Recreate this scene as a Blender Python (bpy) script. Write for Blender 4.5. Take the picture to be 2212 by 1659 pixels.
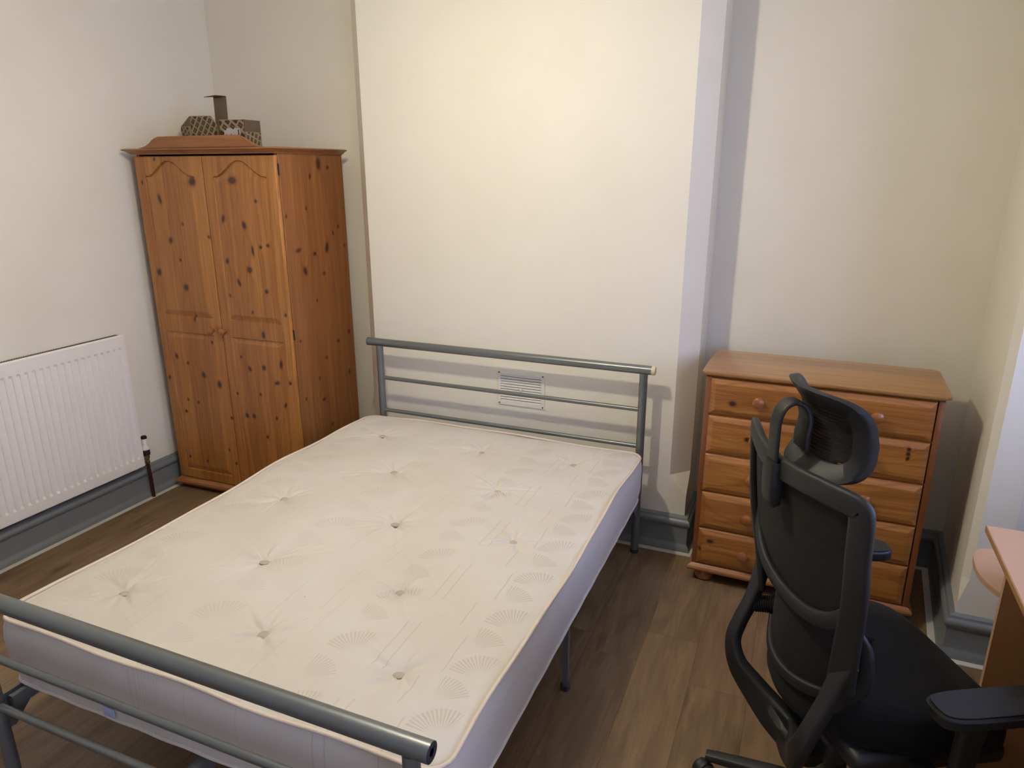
import bpy, bmesh, math, random
from mathutils import Vector, Matrix
import numpy as np

for _o in list(bpy.data.objects): bpy.data.objects.remove(_o)
SC = bpy.context.scene
COL = SC.collection
random.seed(4)

# ---------------------------------------------------------------- camera
CAM = Vector((2.08, -2.9674, 1.679))
YAW, PIT, ROL, FPX = 0.3969, -0.2958, -0.0018, 1522.03
_f = Vector((-math.sin(YAW), math.cos(YAW), 0)); _r = Vector((math.cos(YAW), math.sin(YAW), 0)); _u = Vector((0, 0, 1))
_f2 = _f*math.cos(PIT) + _u*math.sin(PIT); _u2 = -_f*math.sin(PIT) + _u*math.cos(PIT)
_r3 = _r*math.cos(ROL) + _u2*math.sin(ROL); _u3 = -_r*math.sin(ROL) + _u2*math.cos(ROL)
cam_d = bpy.data.cameras.new('camera'); cam = bpy.data.objects.new('camera', cam_d); COL.objects.link(cam)
cam_d.sensor_fit = 'HORIZONTAL'; cam_d.sensor_width = 36.0; cam_d.lens = FPX*36.0/2212.0
cam_d.clip_start = 0.02
m = Matrix.Identity(4)
for i in range(3):
    m[i][0] = _r3[i]; m[i][1] = _u3[i]; m[i][2] = -_f2[i]; m[i][3] = CAM[i]
cam.matrix_world = m
SC.camera = cam

# ---------------------------------------------------------------- world, daylight, exposure
SC.view_settings.view_transform = 'Standard'; SC.view_settings.look = 'None'
SC.view_settings.gamma = 1.0; SC.view_settings.use_curve_mapping = False
SC.view_settings.exposure = 0.0
LAMP = Vector((0.93, -1.40, 2.42))
LAMP_COL = (1.0, 0.91, 0.70)
LAMP_STR = 545.0
wd = bpy.data.worlds.new('sky'); SC.world = wd; wd.use_nodes = True
wd.node_tree.nodes['Background'].inputs[0].default_value = (1.0, 0.94, 0.96, 1)
wd.node_tree.nodes['Background'].inputs[1].default_value = 0.27
wl = bpy.data.lights.new('window_daylight_and_fill', 'AREA'); wlo = bpy.data.objects.new('window_daylight_and_fill', wl); COL.objects.link(wlo)
wl.shape = 'RECTANGLE'; wl.size = 1.2; wl.size_y = 1.05; wl.energy = 27; wl.color = (0.42, 0.53, 1.0)
wlo.location = (3.42, -1.05, 1.55); wlo.rotation_euler = (0, math.radians(90), 0)

w2 = bpy.data.lights.new('window_daylight_and_fill', 'AREA'); fill_lo = bpy.data.objects.new('window_daylight_and_fill', w2); COL.objects.link(fill_lo)  # bluish fill light added from the camera side to lift the bed's foot and side
w2.shape = 'RECTANGLE'; w2.size = 1.2; w2.size_y = 1.05; w2.energy = 42; w2.color = (0.52, 0.60, 1.0)
fill_lo.location = (3.42, -3.30, 1.55); fill_lo.rotation_euler = (0, math.radians(90), 0)

# ---------------------------------------------------------------- node helpers
class NT:
    def __init__(s, name):
        s.m = bpy.data.materials.new(name); s.m.use_nodes = True
        s.t = s.m.node_tree; s.b = s.t.nodes['Principled BSDF']
    def n(s, ty, **k):
        x = s.t.nodes.new(ty)
        for a, v in k.items(): setattr(x, a, v)
        return x
    def put(s, sock, v):
        if isinstance(v, bpy.types.NodeSocket): s.t.links.new(v, sock)
        elif v is not None:
            try: sock.default_value = v
            except Exception: sock.default_value = (*v, 1)
    def math(s, op, a, b=None, c=None, clamp=False):
        x = s.n('ShaderNodeMath', operation=op); x.use_clamp = clamp
        for i, v in enumerate((a, b, c)):
            if v is not None: s.put(x.inputs[i], v)
        return x.outputs[0]
    def coord(s, kind='Object'): return s.n('ShaderNodeTexCoord').outputs[kind]
    def sep(s, v):
        x = s.n('ShaderNodeSeparateXYZ'); s.put(x.inputs[0], v); return x.outputs
    def comb(s, x, y, z):
        c = s.n('ShaderNodeCombineXYZ')
        for i, v in enumerate((x, y, z)): s.put(c.inputs[i], v)
        return c.outputs[0]
    def mapping(s, v, scale=(1, 1, 1), loc=(0, 0, 0), rot=(0, 0, 0)):
        x = s.n('ShaderNodeMapping'); s.put(x.inputs[0], v)
        x.inputs['Scale'].default_value = scale; x.inputs['Location'].default_value = loc; x.inputs['Rotation'].default_value = rot
        return x.outputs[0]
    def noise(s, v, scale=5, detail=3, rough=.5, dist=0):
        x = s.n('ShaderNodeTexNoise'); s.put(x.inputs['Vector'], v)
        x.inputs['Scale'].default_value = scale; x.inputs['Detail'].default_value = detail
        x.inputs['Roughness'].default_value = rough; x.inputs['Distortion'].default_value = dist
        return x.outputs['Fac']
    def mix(s, f, a, b, mode='MIX'):
        x = s.n('ShaderNodeMix', data_type='RGBA', blend_type=mode)
        s.put(x.inputs[0], f); s.put(x.inputs[6], a); s.put(x.inputs[7], b)
        return x.outputs[2]
    def ramp(s, f, stops):
        x = s.n('ShaderNodeValToRGB'); s.put(x.inputs[0], f); e = x.color_ramp.elements
        while len(e) < len(stops): e.new(.5)
        for i, (p, c) in enumerate(stops):
            e[i].position = p; e[i].color = (*c, 1) if len(c) == 3 else c
        return x.outputs[0]
    def mapr(s, v, a, b, c=0, d=1):
        x = s.n('ShaderNodeMapRange'); s.put(x.inputs[0], v)
        for i, q in enumerate((a, b, c, d)): x.inputs[i+1].default_value = q
        return x.outputs[0]
    def bump(s, h, dist=.001, st=1.0):
        x = s.n('ShaderNodeBump'); s.put(x.inputs['Height'], h); x.inputs['Distance'].default_value = dist; x.inputs['Strength'].default_value = st
        s.t.links.new(x.outputs[0], s.b.inputs['Normal']); return x
    def fin(s, col=None, rough=None, metal=None, spec=None, coat=None, sheen=None, alpha=None):
        b = s.b
        if col is not None: s.put(b.inputs['Base Color'], col)
        if rough is not None: s.put(b.inputs['Roughness'], rough)
        if metal is not None: s.put(b.inputs['Metallic'], metal)
        if spec is not None: s.put(b.inputs['Specular IOR Level'], spec)
        if coat is not None: s.put(b.inputs['Coat Weight'], coat); b.inputs['Coat Roughness'].default_value = .25
        if sheen is not None: s.put(b.inputs['Sheen Weight'], sheen)
        if alpha is not None: s.put(b.inputs['Alpha'], alpha)
        return s.m

def srgb(r, g, b):
    f = lambda c: (c/255/12.92) if c <= 10 else ((c/255+.055)/1.055)**2.4
    return (f(r), f(g), f(b))

def plain(name, col, rough=.5, metal=0, nscale=0, nd=.0005, var=.06, **k):
    n = NT(name); c = n.coord()
    f = n.noise(c, nscale or 40, 3)
    col2 = tuple(x*(1-var) for x in col)
    n.fin(n.mix(f, (*col, 1), (*col2, 1)), rough, metal, **k)
    if nscale: n.bump(f, nd)
    return n.m

def wall_paint(name, col):
    n = NT(name); c = n.coord()
    big = n.noise(c, 1.7, 4, .6); fine = n.noise(c, 190, 2, .6); mid = n.noise(c, 22, 3, .5)
    base = n.mix(n.mapr(big, .35, .7), (*col, 1), (*(x*y for x, y in zip(col, (.955, .95, .93))), 1))
    n.fin(base, .62, 0, spec=.25)
    h = n.math('ADD', n.math('MULTIPLY', fine, .35), mid)
    n.bump(h, .0016, .35)
    return n.m

def wood(name, base, dark, light, knotc, grain='Z', across='X', board=.09, rough=.36, coat=.25, streak=1.0, ring=0.5, randk=0.0, seed=0.0):
    """grain: object axis the grain runs along; across: axis across the boards"""
    n = NT(name); o = n.sep(n.coord()); ax = {'X': 0, 'Y': 1, 'Z': 2}
    g = o[ax[grain]]; a = o[ax[across]]
    third = [x for x in 'XYZ' if x not in (grain, across)][0]; t = o[ax[third]]
    bi = n.math('FLOOR', n.math('DIVIDE', n.math('ADD', a, seed), board))
    wn = n.n('ShaderNodeTexWhiteNoise', noise_dimensions='1D'); n.put(wn.inputs['W'], n.math('ADD', bi, seed)); rv = wn.outputs['Value']
    # slow wander of the grain
    wob = n.noise(n.comb(n.math('MULTIPLY', a, 4.0), n.math('MULTIPLY', g, 2.2), n.math('MULTIPLY', rv, 17)), 1.0, 2)
    try:
        at = n.n('ShaderNodeAttribute', attribute_name='warp').outputs['Fac']
        kn = n.n('ShaderNodeAttribute', attribute_name='knot').outputs['Fac']
    except Exception: at = 0.0; kn = 0.0
    a2 = n.math('ADD', a, n.math('ADD', n.math('MULTIPLY', n.math('SUBTRACT', wob, .5), .05), n.math('MULTIPLY', at, .012)))
    sv = n.comb(n.math('MULTIPLY', a2, 150), n.math('MULTIPLY', g, 3.0), n.math('ADD', n.math('MULTIPLY', rv, 31), n.math('MULTIPLY', t, 20)))
    st = n.noise(sv, 1.0, 4, .62)
    lv = n.comb(n.math('MULTIPLY', a2, 34), n.math('MULTIPLY', g, 1.1), n.math('MULTIPLY', rv, 9))
    rg = n.noise(lv, 1.0, 3, .55, .3)
    col = n.mix(n.mapr(rg, .36, .66), (*base, 1), (*light, 1))
    col = n.mix(n.math('MULTIPLY', n.mapr(st, .42, .72), .55*streak), col, (*dark, 1))
    if ring:
        cen = n.math('MULTIPLY', n.math('SUBTRACT', rv, .5), board)
        rr = n.math('ADD', n.math('MULTIPLY', n.math('ABSOLUTE', n.math('SUBTRACT', a2, cen)), 60), n.math('MULTIPLY', n.noise(n.comb(n.math('MULTIPLY', a, 7), n.math('MULTIPLY', g, 1.6), rv), 1.0, 1), 14))
        wv = n.math('SINE', n.math('MULTIPLY', rr, 3.2))
        col = n.mix(n.math('MULTIPLY', n.mapr(wv, .55, 1.0), .35*ring), col, (*dark, 1))
    col = n.mix(n.math('MULTIPLY', n.math('SUBTRACT', rv, .5), .5, clamp=True), col, (*dark, 1))
    col = n.mix(n.math('MULTIPLY', n.math('SUBTRACT', .5, rv), .45, clamp=True), col, (*light, 1))
    if randk:
        vo = n.n('ShaderNodeTexVoronoi', feature='F1'); n.put(vo.inputs['Vector'], n.comb(n.math('MULTIPLY', a, 9*randk), n.math('MULTIPLY', g, 4.5*randk), n.math('ADD', n.math('MULTIPLY', bi, .7), seed)))
        vo.inputs['Scale'].default_value = 1.0
        kk = n.mapr(vo.outputs['Distance'], .055, .10, 1, 0)
        col = n.mix(n.math('MULTIPLY', kk, .8), col, (*knotc, 1))
    edge = n.math('ABSOLUTE', n.math('SUBTRACT', n.math('FRACT', n.math('DIVIDE', n.math('ADD', a, seed), board)), .5))
    col = n.mix(n.mapr(edge, .488, .5, 0, .35), col, (*dark, 1))
    col = n.mix(n.mapr(kn, .05, .55, 0, .55), col, (*dark, 1))
    col = n.mix(n.mapr(kn, .5, .8, 0, .93), col, (*knotc, 1))
    n.fin(col, rough, 0, coat=coat)
    n.bump(st, .0004, .35)
    return n.m

# ---------------------------------------------------------------- mesh helpers
def obj_from(name, verts, faces, mat, parent=None, smooth=False, attrs=None):
    me = bpy.data.meshes.new(name); me.from_pydata([tuple(map(float, v)) for v in verts], [], [tuple(int(i) for i in f) for f in faces]); me.update()
    if mat: me.materials.append(mat)
    if smooth: me.polygons.foreach_set('use_smooth', [True]*len(me.polygons))
    if attrs:
        for k, v in attrs.items():
            a = me.attributes.new(k, 'FLOAT', 'POINT'); a.data.foreach_set('value', np.asarray(v, dtype=np.float32))
    o = bpy.data.objects.new(name, me); COL.objects.link(o)
    if parent: o.parent = parent
    return o
def obj_bm(name, bm, mat, parent=None, smooth=False, angle=None):
    bmesh.ops.recalc_face_normals(bm, faces=bm.faces[:])
    me = bpy.data.meshes.new(name); bm.to_mesh(me); bm.free()
    if mat: me.materials.append(mat)
    if smooth or angle:
        me.polygons.foreach_set('use_smooth', [True]*len(me.polygons))
    if angle: me.set_sharp_from_angle(angle=math.radians(angle))
    o = bpy.data.objects.new(name, me); COL.objects.link(o)
    if parent: o.parent = parent
    return o
def bm_box(bm, x0, x1, y0, y1, z0, z1, bev=0, seg=2):
    b2 = bmesh.new(); r = bmesh.ops.create_cube(b2, size=1.0)
    for v in b2.verts: v.co = Vector(((x0+x1)/2+v.co.x*(x1-x0), (y0+y1)/2+v.co.y*(y1-y0), (z0+z1)/2+v.co.z*(z1-z0)))
    if bev: bmesh.ops.bevel(b2, geom=b2.edges[:], offset=bev, segments=seg, affect='EDGES', profile=.5)
    join(bm, b2); return bm
def join(bm, b2, mat=None):
    me = bpy.data.meshes.new('tmp'); b2.to_mesh(me); b2.free()
    if mat is not None: me.transform(mat)
    bm.from_mesh(me); bpy.data.meshes.remove(me)
def box(name, x0, x1, y0, y1, z0, z1, mat, parent=None, bev=0, seg=2):
    return obj_bm(name, bm_box(bmesh.new(), x0, x1, y0, y1, z0, z1, bev, seg), mat, parent, angle=40 if bev else None)
def crom(pts, n=8):
    P = [Vector(p) for p in pts]; out = []
    for i in range(len(P)-1):
        a = P[i-1] if i else P[0]*2-P[1]; b = P[i]; c = P[i+1]; d = P[i+2] if i+2 < len(P) else P[-1]*2-P[-2]
        for k in range(n):
            t = k/n; out.append(.5*((2*b)+(c-a)*t+(2*a-5*b+4*c-d)*t*t+(3*b-a-3*c+d)*t**3))
    out.append(P[-1]); return out
def lin(vals, n):
    if not hasattr(vals, '__len__'): return [vals]*n
    x = np.linspace(0, len(vals)-1, n); return list(np.interp(x, range(len(vals)), vals))
def bm_tube(bm, pts, r, seg=16, caps=True, closed=False):
    P = [Vector(p) for p in pts]; N = len(P); R = lin(r, N); rings = []
    prev = None
    for i, p in enumerate(P):
        if closed: t = (P[(i+1) % N]-P[i-1]).normalized()
        else: t = (P[min(i+1, N-1)]-P[max(i-1, 0)]).normalized()
        if prev is None:
            a = t.orthogonal().normalized()
        else:
            a = (prev-t*prev.dot(t)).normalized()
        prev = a; b = t.cross(a)
        rings.append([bm.verts.new(p+(a*math.cos(2*math.pi*k/seg)+b*math.sin(2*math.pi*k/seg))*R[i]) for k in range(seg)])
    for i in range(N if closed else N-1):
        A = rings[i]; B = rings[(i+1) % N]
        off = 0
        if closed and i == N-1:
            off = min(range(seg), key=lambda o: (A[0].co-B[o].co).length)
        for k in range(seg):
            bm.faces.new((A[k], A[(k+1) % seg], B[(k+1+off) % seg], B[(k+off) % seg]))
    if caps and not closed:
        bm.faces.new(rings[0][::-1]); bm.faces.new(rings[-1])
    return bm
def tube(name, pts, r, mat, parent=None, seg=16, closed=False):
    return obj_bm(name, bm_tube(bmesh.new(), pts, r, seg, closed=closed), mat, parent, angle=50)
def bm_lathe(bm, prof, seg=24, M=None):
    """prof: list of (radius, z)"""
    b2 = bmesh.new(); rings = []
    for r, z in prof:
        if r < 1e-6: rings.append([b2.verts.new((0, 0, z))])
        else: rings.append([b2.verts.new((r*math.cos(2*math.pi*k/seg), r*math.sin(2*math.pi*k/seg), z)) for k in range(seg)])
    for A, B in zip(rings, rings[1:]):
        for k in range(seg):
            q = [A[k % len(A)], A[(k+1) % len(A)], B[(k+1) % len(B)], B[k % len(B)]]
            u = []
            for v in q:
                if v not in u: u.append(v)
            if len(u) > 2: b2.faces.new(u)
    if len(rings[0]) > 1: b2.faces.new(rings[0][::-1])
    if len(rings[-1]) > 1: b2.faces.new(rings[-1])
    join(bm, b2, M); return bm
def lathe(name, prof, mat, parent=None, seg=24, M=None):
    return obj_bm(name, bm_lathe(bmesh.new(), prof, seg, M), mat, parent, angle=35)
def prism(name, poly, z0, z1, mat, parent=None, bev=0, M=None, seg=2):
    """extrude an XY polygon from z0 to z1, M applied after"""
    b2 = bmesh.new(); a = [b2.verts.new((x, y, z0)) for x, y in poly]; b = [b2.verts.new((x, y, z1)) for x, y in poly]
    b2.faces.new(a[::-1]); b2.faces.new(b)
    for i in range(len(poly)): j = (i+1) % len(poly); b2.faces.new((a[i], a[j], b[j], b[i]))
    bmesh.ops.recalc_face_normals(b2, faces=b2.faces[:])
    if bev: bmesh.ops.bevel(b2, geom=[e for e in b2.edges if len(e.link_faces) == 2 and e.calc_face_angle() > .6], offset=bev, segments=seg, affect='EDGES')
    bm = bmesh.new(); join(bm, b2, M)
    return obj_bm(name, bm, mat, parent, angle=35)
def bm_ribbon(bm, pts, w, t, side, n=8, seg=14, power=.5, smooth=True):
    """superelliptic section w (along side) by t; side: callable(point, tangent) -> vector or a list"""
    P = crom(pts, n) if smooth else [Vector(p) for p in pts]; N = len(P); W = lin(w, N); T = lin(t, N); rings = []
    for i, p in enumerate(P):
        tan = (P[min(i+1, N-1)]-P[max(i-1, 0)]).normalized()
        s = Vector(side(p, tan)); s = (s-tan*s.dot(tan)).normalized(); b = tan.cross(s)
        ring = []
        for k in range(seg):
            an = 2*math.pi*(k+.5)/seg; c, sn = math.cos(an), math.sin(an)
            ring.append(bm.verts.new(p+s*(W[i]/2*math.copysign(abs(c)**power, c))+b*(T[i]/2*math.copysign(abs(sn)**power, sn))))
        rings.append(ring)
    for A, B in zip(rings, rings[1:]):
        for k in range(seg): bm.faces.new((A[k], A[(k+1) % seg], B[(k+1) % seg], B[k]))
    bm.faces.new(rings[0][::-1]); bm.faces.new(rings[-1]); return bm
def ribbon(name, pts, w, t, side, mat, parent=None, **k):
    return obj_bm(name, bm_ribbon(bmesh.new(), pts, w, t, side, **k), mat, parent, angle=55)
def thing(name, label, cat, loc=(0, 0, 0), rz=0, group=None):
    o = bpy.data.objects.new(name, None); COL.objects.link(o); o.location = loc; o.rotation_euler = (0, 0, rz)
    o.empty_display_size = .1; o['label'] = label; o['category'] = cat
    if group: o['group'] = group
    return o
def tag(o, label, cat, group=None):
    o['label'] = label; o['category'] = cat
    if group: o['group'] = group
    return o
def struct(o): o['kind'] = 'structure'; return o
def relabel(o, s): o['label'] = s; return o

# ---------------------------------------------------------------- materials
M_wall = wall_paint('magnolia_wall_paint', (.80, .758, .645))
M_ceil = plain('ceiling_paint', (.82, .81, .78), .8)
M_skirt = plain('grey_blue_gloss_paint', srgb(122, 127, 130), .38, 0, 9, .0012, .18)
M_strip = plain('white_trim', srgb(205, 202, 195), .5)
M_steel = plain('grey_metal_paint', srgb(118, 122, 122), .34, .55, var=.05)
M_darkcap = plain('dark_cap', srgb(50, 52, 60), .5)
M_cream = plain('cream_cap', srgb(215, 195, 160), .5)
M_rad = plain('white_radiator_enamel', srgb(240, 236, 228), .35)
M_slot = plain('grille_shadow', srgb(84, 78, 70), .7)
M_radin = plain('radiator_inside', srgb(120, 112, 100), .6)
M_vent = plain('white_plastic', srgb(226, 222, 212), .4)
M_dark = plain('dark_hole', srgb(22, 20, 18), .8)
M_copper = plain('aged_copper', srgb(70, 45, 40), .45, .4, 30, .0006, .5)
M_brass = plain('valve_brass', srgb(140, 125, 100), .35, .8)
M_black = plain('black_plastic', srgb(34, 35, 38), .5)
M_chair = plain('chair_black_plastic', srgb(26, 27, 29), .55, 0, 220, .0003, .1)
M_fabric = plain('black_seat_fabric', srgb(9, 9, 12), .95, 0, 500, .0008, .4)
PINE = dict(base=srgb(160, 102, 45), dark=srgb(112, 60, 22), light=srgb(182, 124, 58), knotc=srgb(52, 30, 22))
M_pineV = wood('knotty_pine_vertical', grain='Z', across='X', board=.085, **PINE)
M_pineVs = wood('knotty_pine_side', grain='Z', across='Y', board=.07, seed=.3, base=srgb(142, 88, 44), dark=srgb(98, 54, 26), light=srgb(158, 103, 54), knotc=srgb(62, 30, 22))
M_pineH = wood('pine_moulding', grain='X', across='Z', board=.2, base=srgb(148, 92, 46), dark=srgb(104, 60, 30), light=srgb(162, 106, 56), knotc=srgb(70, 35, 24))
M_pineHy = wood('pine_moulding_side', grain='Y', across='Z', board=.2, base=srgb(148, 92, 46), dark=srgb(104, 60, 30), light=srgb(162, 106, 56), knotc=srgb(70, 35, 24))
CH = dict(base=srgb(164, 106, 46), dark=srgb(112, 62, 26), light=srgb(180, 122, 60), knotc=srgb(52, 28, 18))
M_chestF = wood('pine_drawer_front', grain='X', across='Z', board=.16, ring=1.0, rough=.3, coat=.4, seed=.09, **CH)
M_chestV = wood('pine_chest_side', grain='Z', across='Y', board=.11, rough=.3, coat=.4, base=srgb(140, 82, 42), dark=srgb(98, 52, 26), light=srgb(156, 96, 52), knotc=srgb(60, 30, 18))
M_chestT = wood('pine_chest_top', grain='X', across='Y', board=.09, rough=.28, coat=.5, randk=.8, seed=1.3, base=srgb(160, 114, 64), dark=srgb(118, 78, 42), light=srgb(176, 130, 76), knotc=srgb(90, 55, 35))
M_knob = plain('turned_pine_knob', srgb(150, 92, 46), .25, 0, coat=.6, var=.2)
M_beech = plain('beech_laminate', srgb(192, 154, 124), .45, 0, 120, .0002, .08)
M_beechEdge = plain('beech_edge_band', srgb(176, 136, 92), .45)

def floor_mat():
    n = NT('oak_laminate_floor'); o = n.sep(n.coord()); x, y = o[0], o[1]
    W, L = .19, 1.29
    row = n.math('FLOOR', n.math('DIVIDE', n.math('ADD', x, .04), W))
    wn = n.n('ShaderNodeTexWhiteNoise', noise_dimensions='1D'); n.put(wn.inputs['W'], row)
    yy = n.math('DIVIDE', n.math('ADD', y, n.math('MULTIPLY', wn.outputs['Value'], L)), L)
    cell = n.math('FLOOR', yy)
    w2 = n.n('ShaderNodeTexWhiteNoise', noise_dimensions='2D'); n.put(w2.inputs['Vector'], n.comb(row, cell, 0)); rv = w2.outputs['Value']
    wob = n.noise(n.comb(n.math('MULTIPLY', x, 5), n.math('MULTIPLY', y, 1.4), n.math('MULTIPLY', rv, 30)), 1, 3)
    x2 = n.math('ADD', x, n.math('MULTIPLY', wob, .05))
    st = n.noise(n.comb(n.math('MULTIPLY', x2, 110), n.math('MULTIPLY', y, 3.5), n.math('MULTIPLY', rv, 30)), 1, 5, .65)
    bl = n.noise(n.comb(n.math('MULTIPLY', x2, 16), n.math('MULTIPLY', y, 2.6), n.math('MULTIPLY', rv, 13)), 1, 4, .6, .6)
    col = n.mix(n.mapr(bl, .3, .72), (*srgb(100, 80, 58), 1), (*srgb(142, 117, 86), 1))
    col = n.mix(n.mapr(st, .45, .8, 0, .55), col, (*srgb(88, 66, 50), 1))
    saw = n.noise(n.comb(n.math('MULTIPLY', x, 30), n.math('MULTIPLY', y, 95), rv), 1, 2)
    col = n.mix(n.math('MULTIPLY', n.mapr(saw, .6, .75), n.mapr(bl, .5, .65, 0, .3)), col, (*srgb(178, 150, 120), 1))
    vo = n.n('ShaderNodeTexVoronoi', feature='F1'); n.put(vo.inputs['Vector'], n.comb(n.math('MULTIPLY', x2, 5.5), n.math('MULTIPLY', y, 1.9), n.math('MULTIPLY', rv, 6))); vo.inputs['Scale'].default_value = 1
    col = n.mix(n.mapr(vo.outputs['Distance'], .04, .15, .6, 0), col, (*srgb(60, 42, 32), 1))
    col = n.mix(n.math('MULTIPLY', rv, .35), col, (*srgb(124, 98, 70), 1))
    ex = n.math('ABSOLUTE', n.math('SUBTRACT', n.math('FRACT', n.math('DIVIDE', n.math('ADD', x, .04), W)), .5))
    ey = n.math('ABSOLUTE', n.math('SUBTRACT', n.math('FRACT', yy), .5))
    gap = n.math('MAXIMUM', n.mapr(ex, .493, .499), n.mapr(ey, .4990, .4998))
    col = n.mix(n.math('MULTIPLY', gap, .6), col, (*srgb(50, 36, 26), 1))
    n.fin(col, n.mapr(st, .3, .8, .38, .55), 0, spec=.35)
    n.bump(n.math('SUBTRACT', n.math('MULTIPLY', st, .4), gap), .0006, .5)
    return n.m
M_floor = floor_mat()

# ---------------------------------------------------------------- room shell
LX, DD, WC, CH_ = -1.07, .278, 1.6853, .0788
RXB, RXF, YP = 2.745, 2.697, -.37       # right alcove side wall (back / front), pier front
HZ = 2.75
YF = -4.3
def chim(name, x0, x1, yb, yf, c0, c1, zs0, zs1, H, x0b=None, mat=M_wall):
    """chimney-breast block with chamfered vertical corners that stop above the skirting (stops zs0/zs1)"""
    x0b = x0 if x0b is None else x0b
    zl = .10
    V = [(x0+c0, yf, H), (x1-c1, yf, H), (x1, yf+c1, H), (x1, yb, H), (x0b, yb, H), (x0, yf+c0, H),
         (x0+c0, yf, zs0), (x1-c1, yf, zs1), (x1, yf+c1, zs1), (x0, yf+c0, zs0), (x0, yf, zs0-zl), (x1, yf, zs1-zl),
         (x0, yf, 0), (x1, yf, 0), (x1, yb, 0), (x0b, yb, 0)]
    Fc = [(0, 6, 10, 12, 13, 11, 7, 1), (1, 7, 8, 2), (7, 11, 8), (2, 8, 11, 13, 14, 3), (0, 5, 9, 6), (6, 9, 10), (5, 4, 15, 12, 10, 9), (0, 1, 2, 3, 4, 5), (3, 14, 15, 4)]
    bm = bmesh.new(); vs = [bm.verts.new(v) for v in V]
    for f in Fc: bm.faces.new([vs[i] for i in f])
    return struct(obj_bm(name, bm, mat))
struct(box('floor', LX-.15, 3.6, YF, DD+.15, -.05, 0, M_floor))
struct(box('ceiling', LX-.15, 3.6, YF, DD+.15, HZ, HZ+.05, M_ceil))
struct(box('wall_left', LX-.12, LX, YF, DD+.12, 0, HZ, M_wall))
struct(box('wall_back', LX, 3.5, DD, DD+.12, 0, HZ, M_wall))
cb = chim('wall_chimney_breast', 0, WC, DD, 0, CH_, CH_, .362, .362, HZ)
# pier: its left face closes the right alcove
pier = chim('wall_pier', RXF, 2.885, DD, YP, .022, .07, .31, .31, HZ, x0b=RXB)
RW = 3.3
wr = bmesh.new()
WY0, WY1, WZ0, WZ1 = -1.62, -.48, .92, 2.2
bm_box(wr, RW, RW+.12, YF, WY0-2.25, 0, HZ); bm_box(wr, RW, RW+.12, WY1-2.25, WY0, 0, HZ); bm_box(wr, RW, RW+.12, WY0-2.25, WY1-2.25, 0, WZ0); bm_box(wr, RW, RW+.12, WY0-2.25, WY1-2.25, WZ1, HZ); bm_box(wr, RW, RW+.12, WY1, DD, 0, HZ)
bm_box(wr, RW, RW+.12, WY0, WY1, 0, WZ0); bm_box(wr, RW, RW+.12, WY0, WY1, WZ1, HZ)
struct(obj_bm('wall_right', wr, M_wall))
wf_ = bmesh.new()
for a in (0, .5, 1):
    y = WY0+.03+(WY1-WY0-.06)*a; bm_box(wf_, RW+.03, RW+.08, y-.03, y+.03, WZ0, WZ1, .004)
for z in (WZ0+.03, (WZ0+WZ1)/2, WZ1-.03): bm_box(wf_, RW+.032, RW+.078, WY0, WY1, z-.03, z+.03, .004)
win = struct(obj_bm('window_1', wf_, M_vent, None))
added_win = win.copy(); COL.objects.link(added_win); added_win.name = 'added_window_2'; added_win.location.y = -2.25  # unseen second window, added to go with the fill light
gl = NT('window_glass'); gl.fin((1, 1, 1), 0.0); gl.b.inputs['Transmission Weight'].default_value = 1; gl.b.inputs['IOR'].default_value = 1.02
_p1 = box('pane', RW+.05, RW+.056, WY0+.05, WY1-.05, WZ0+.05, WZ1-.05, gl.m, win)
_p2 = _p1.copy(); COL.objects.link(_p2); _p2.parent = added_win
struct(box('trim_1', RW-.06, RW+.03, WY0-.05, WY1+.05, WZ0-.03, WZ0, M_vent, None, .004))   # window sill

# peeling filler patch on the chamfer
def patch(name, pts, mat, parent, t=.0015):
    c = Vector((WC-CH_/2, CH_/2, 0)); e = Vector((1, 1, 0)).normalized(); nrm = Vector((1, -1, 0)).normalized()
    bm = bmesh.new(); a = [bm.verts.new(c+e*u+Vector((0, 0, z))+nrm*(t)) for u, z in pts]; b = [bm.verts.new(c+e*u+Vector((0, 0, z))-nrm*.001) for u, z in pts]
    bm.faces.new(a)
    for i in range(len(pts)): j = (i+1) % len(pts); bm.faces.new((a[i], b[i], b[j], a[j]))
    return obj_bm(name, bm, mat, parent)
patch('paint_patch', [(0, 2.095), (.017, 2.07), (.002, 2.052), (.002, 2.045), (.012, 2.043), (.010, 2.036), (-.006, 2.038), (-.018, 2.06)], M_wall, cb)

# ---- skirting boards: one profile swept along each wall, mitred at the corners
PROF = [(0, 0), (.034, 0), (.034, .012), (.030, .024), (.022, .033), (.020, .040), (.020, .118), (.022, .121), (.0225, .123),
        (.028, .128), (.031, .136), (.031, .144), (.027, .151), (.021, .155), (.019, .158), (.017, .166), (.010, .171), (0, .172)]
STRIP = [(.02, 0), (.058, 0), (.058, .0025), (.02, .003)]
def off_path(P, d):
    """offset polyline to its right-hand/room side by d (P in order with the room on the right)"""
    out = []
    for i, p in enumerate(P):
        def nr(a, b):
            t = (Vector(b)-Vector(a)).normalized(); return Vector((t.y, -t.x))
        if i == 0: n_ = nr(P[0], P[1]); out.append(Vector(p)+n_*d); continue
        if i == len(P)-1: n_ = nr(P[-2], P[-1]); out.append(Vector(p)+n_*d); continue
        n1, n2 = nr(P[i-1], p), nr(p, P[i+1]); b = (n1+n2).normalized(); out.append(Vector(p)+b*(d/max(.2, b.dot(n1))))
    return out
PATH = [(LX, YF), (LX, DD), (0, DD), (0, 0), (WC, 0), (WC, DD), (RXB, DD), (RXF, YP), (2.885, YP)]
NAMES = ['left', 'left_alcove', 'chimney_left', 'chimney', 'chimney_right', 'right_alcove', 'right_alcove_side', 'pier']
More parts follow.
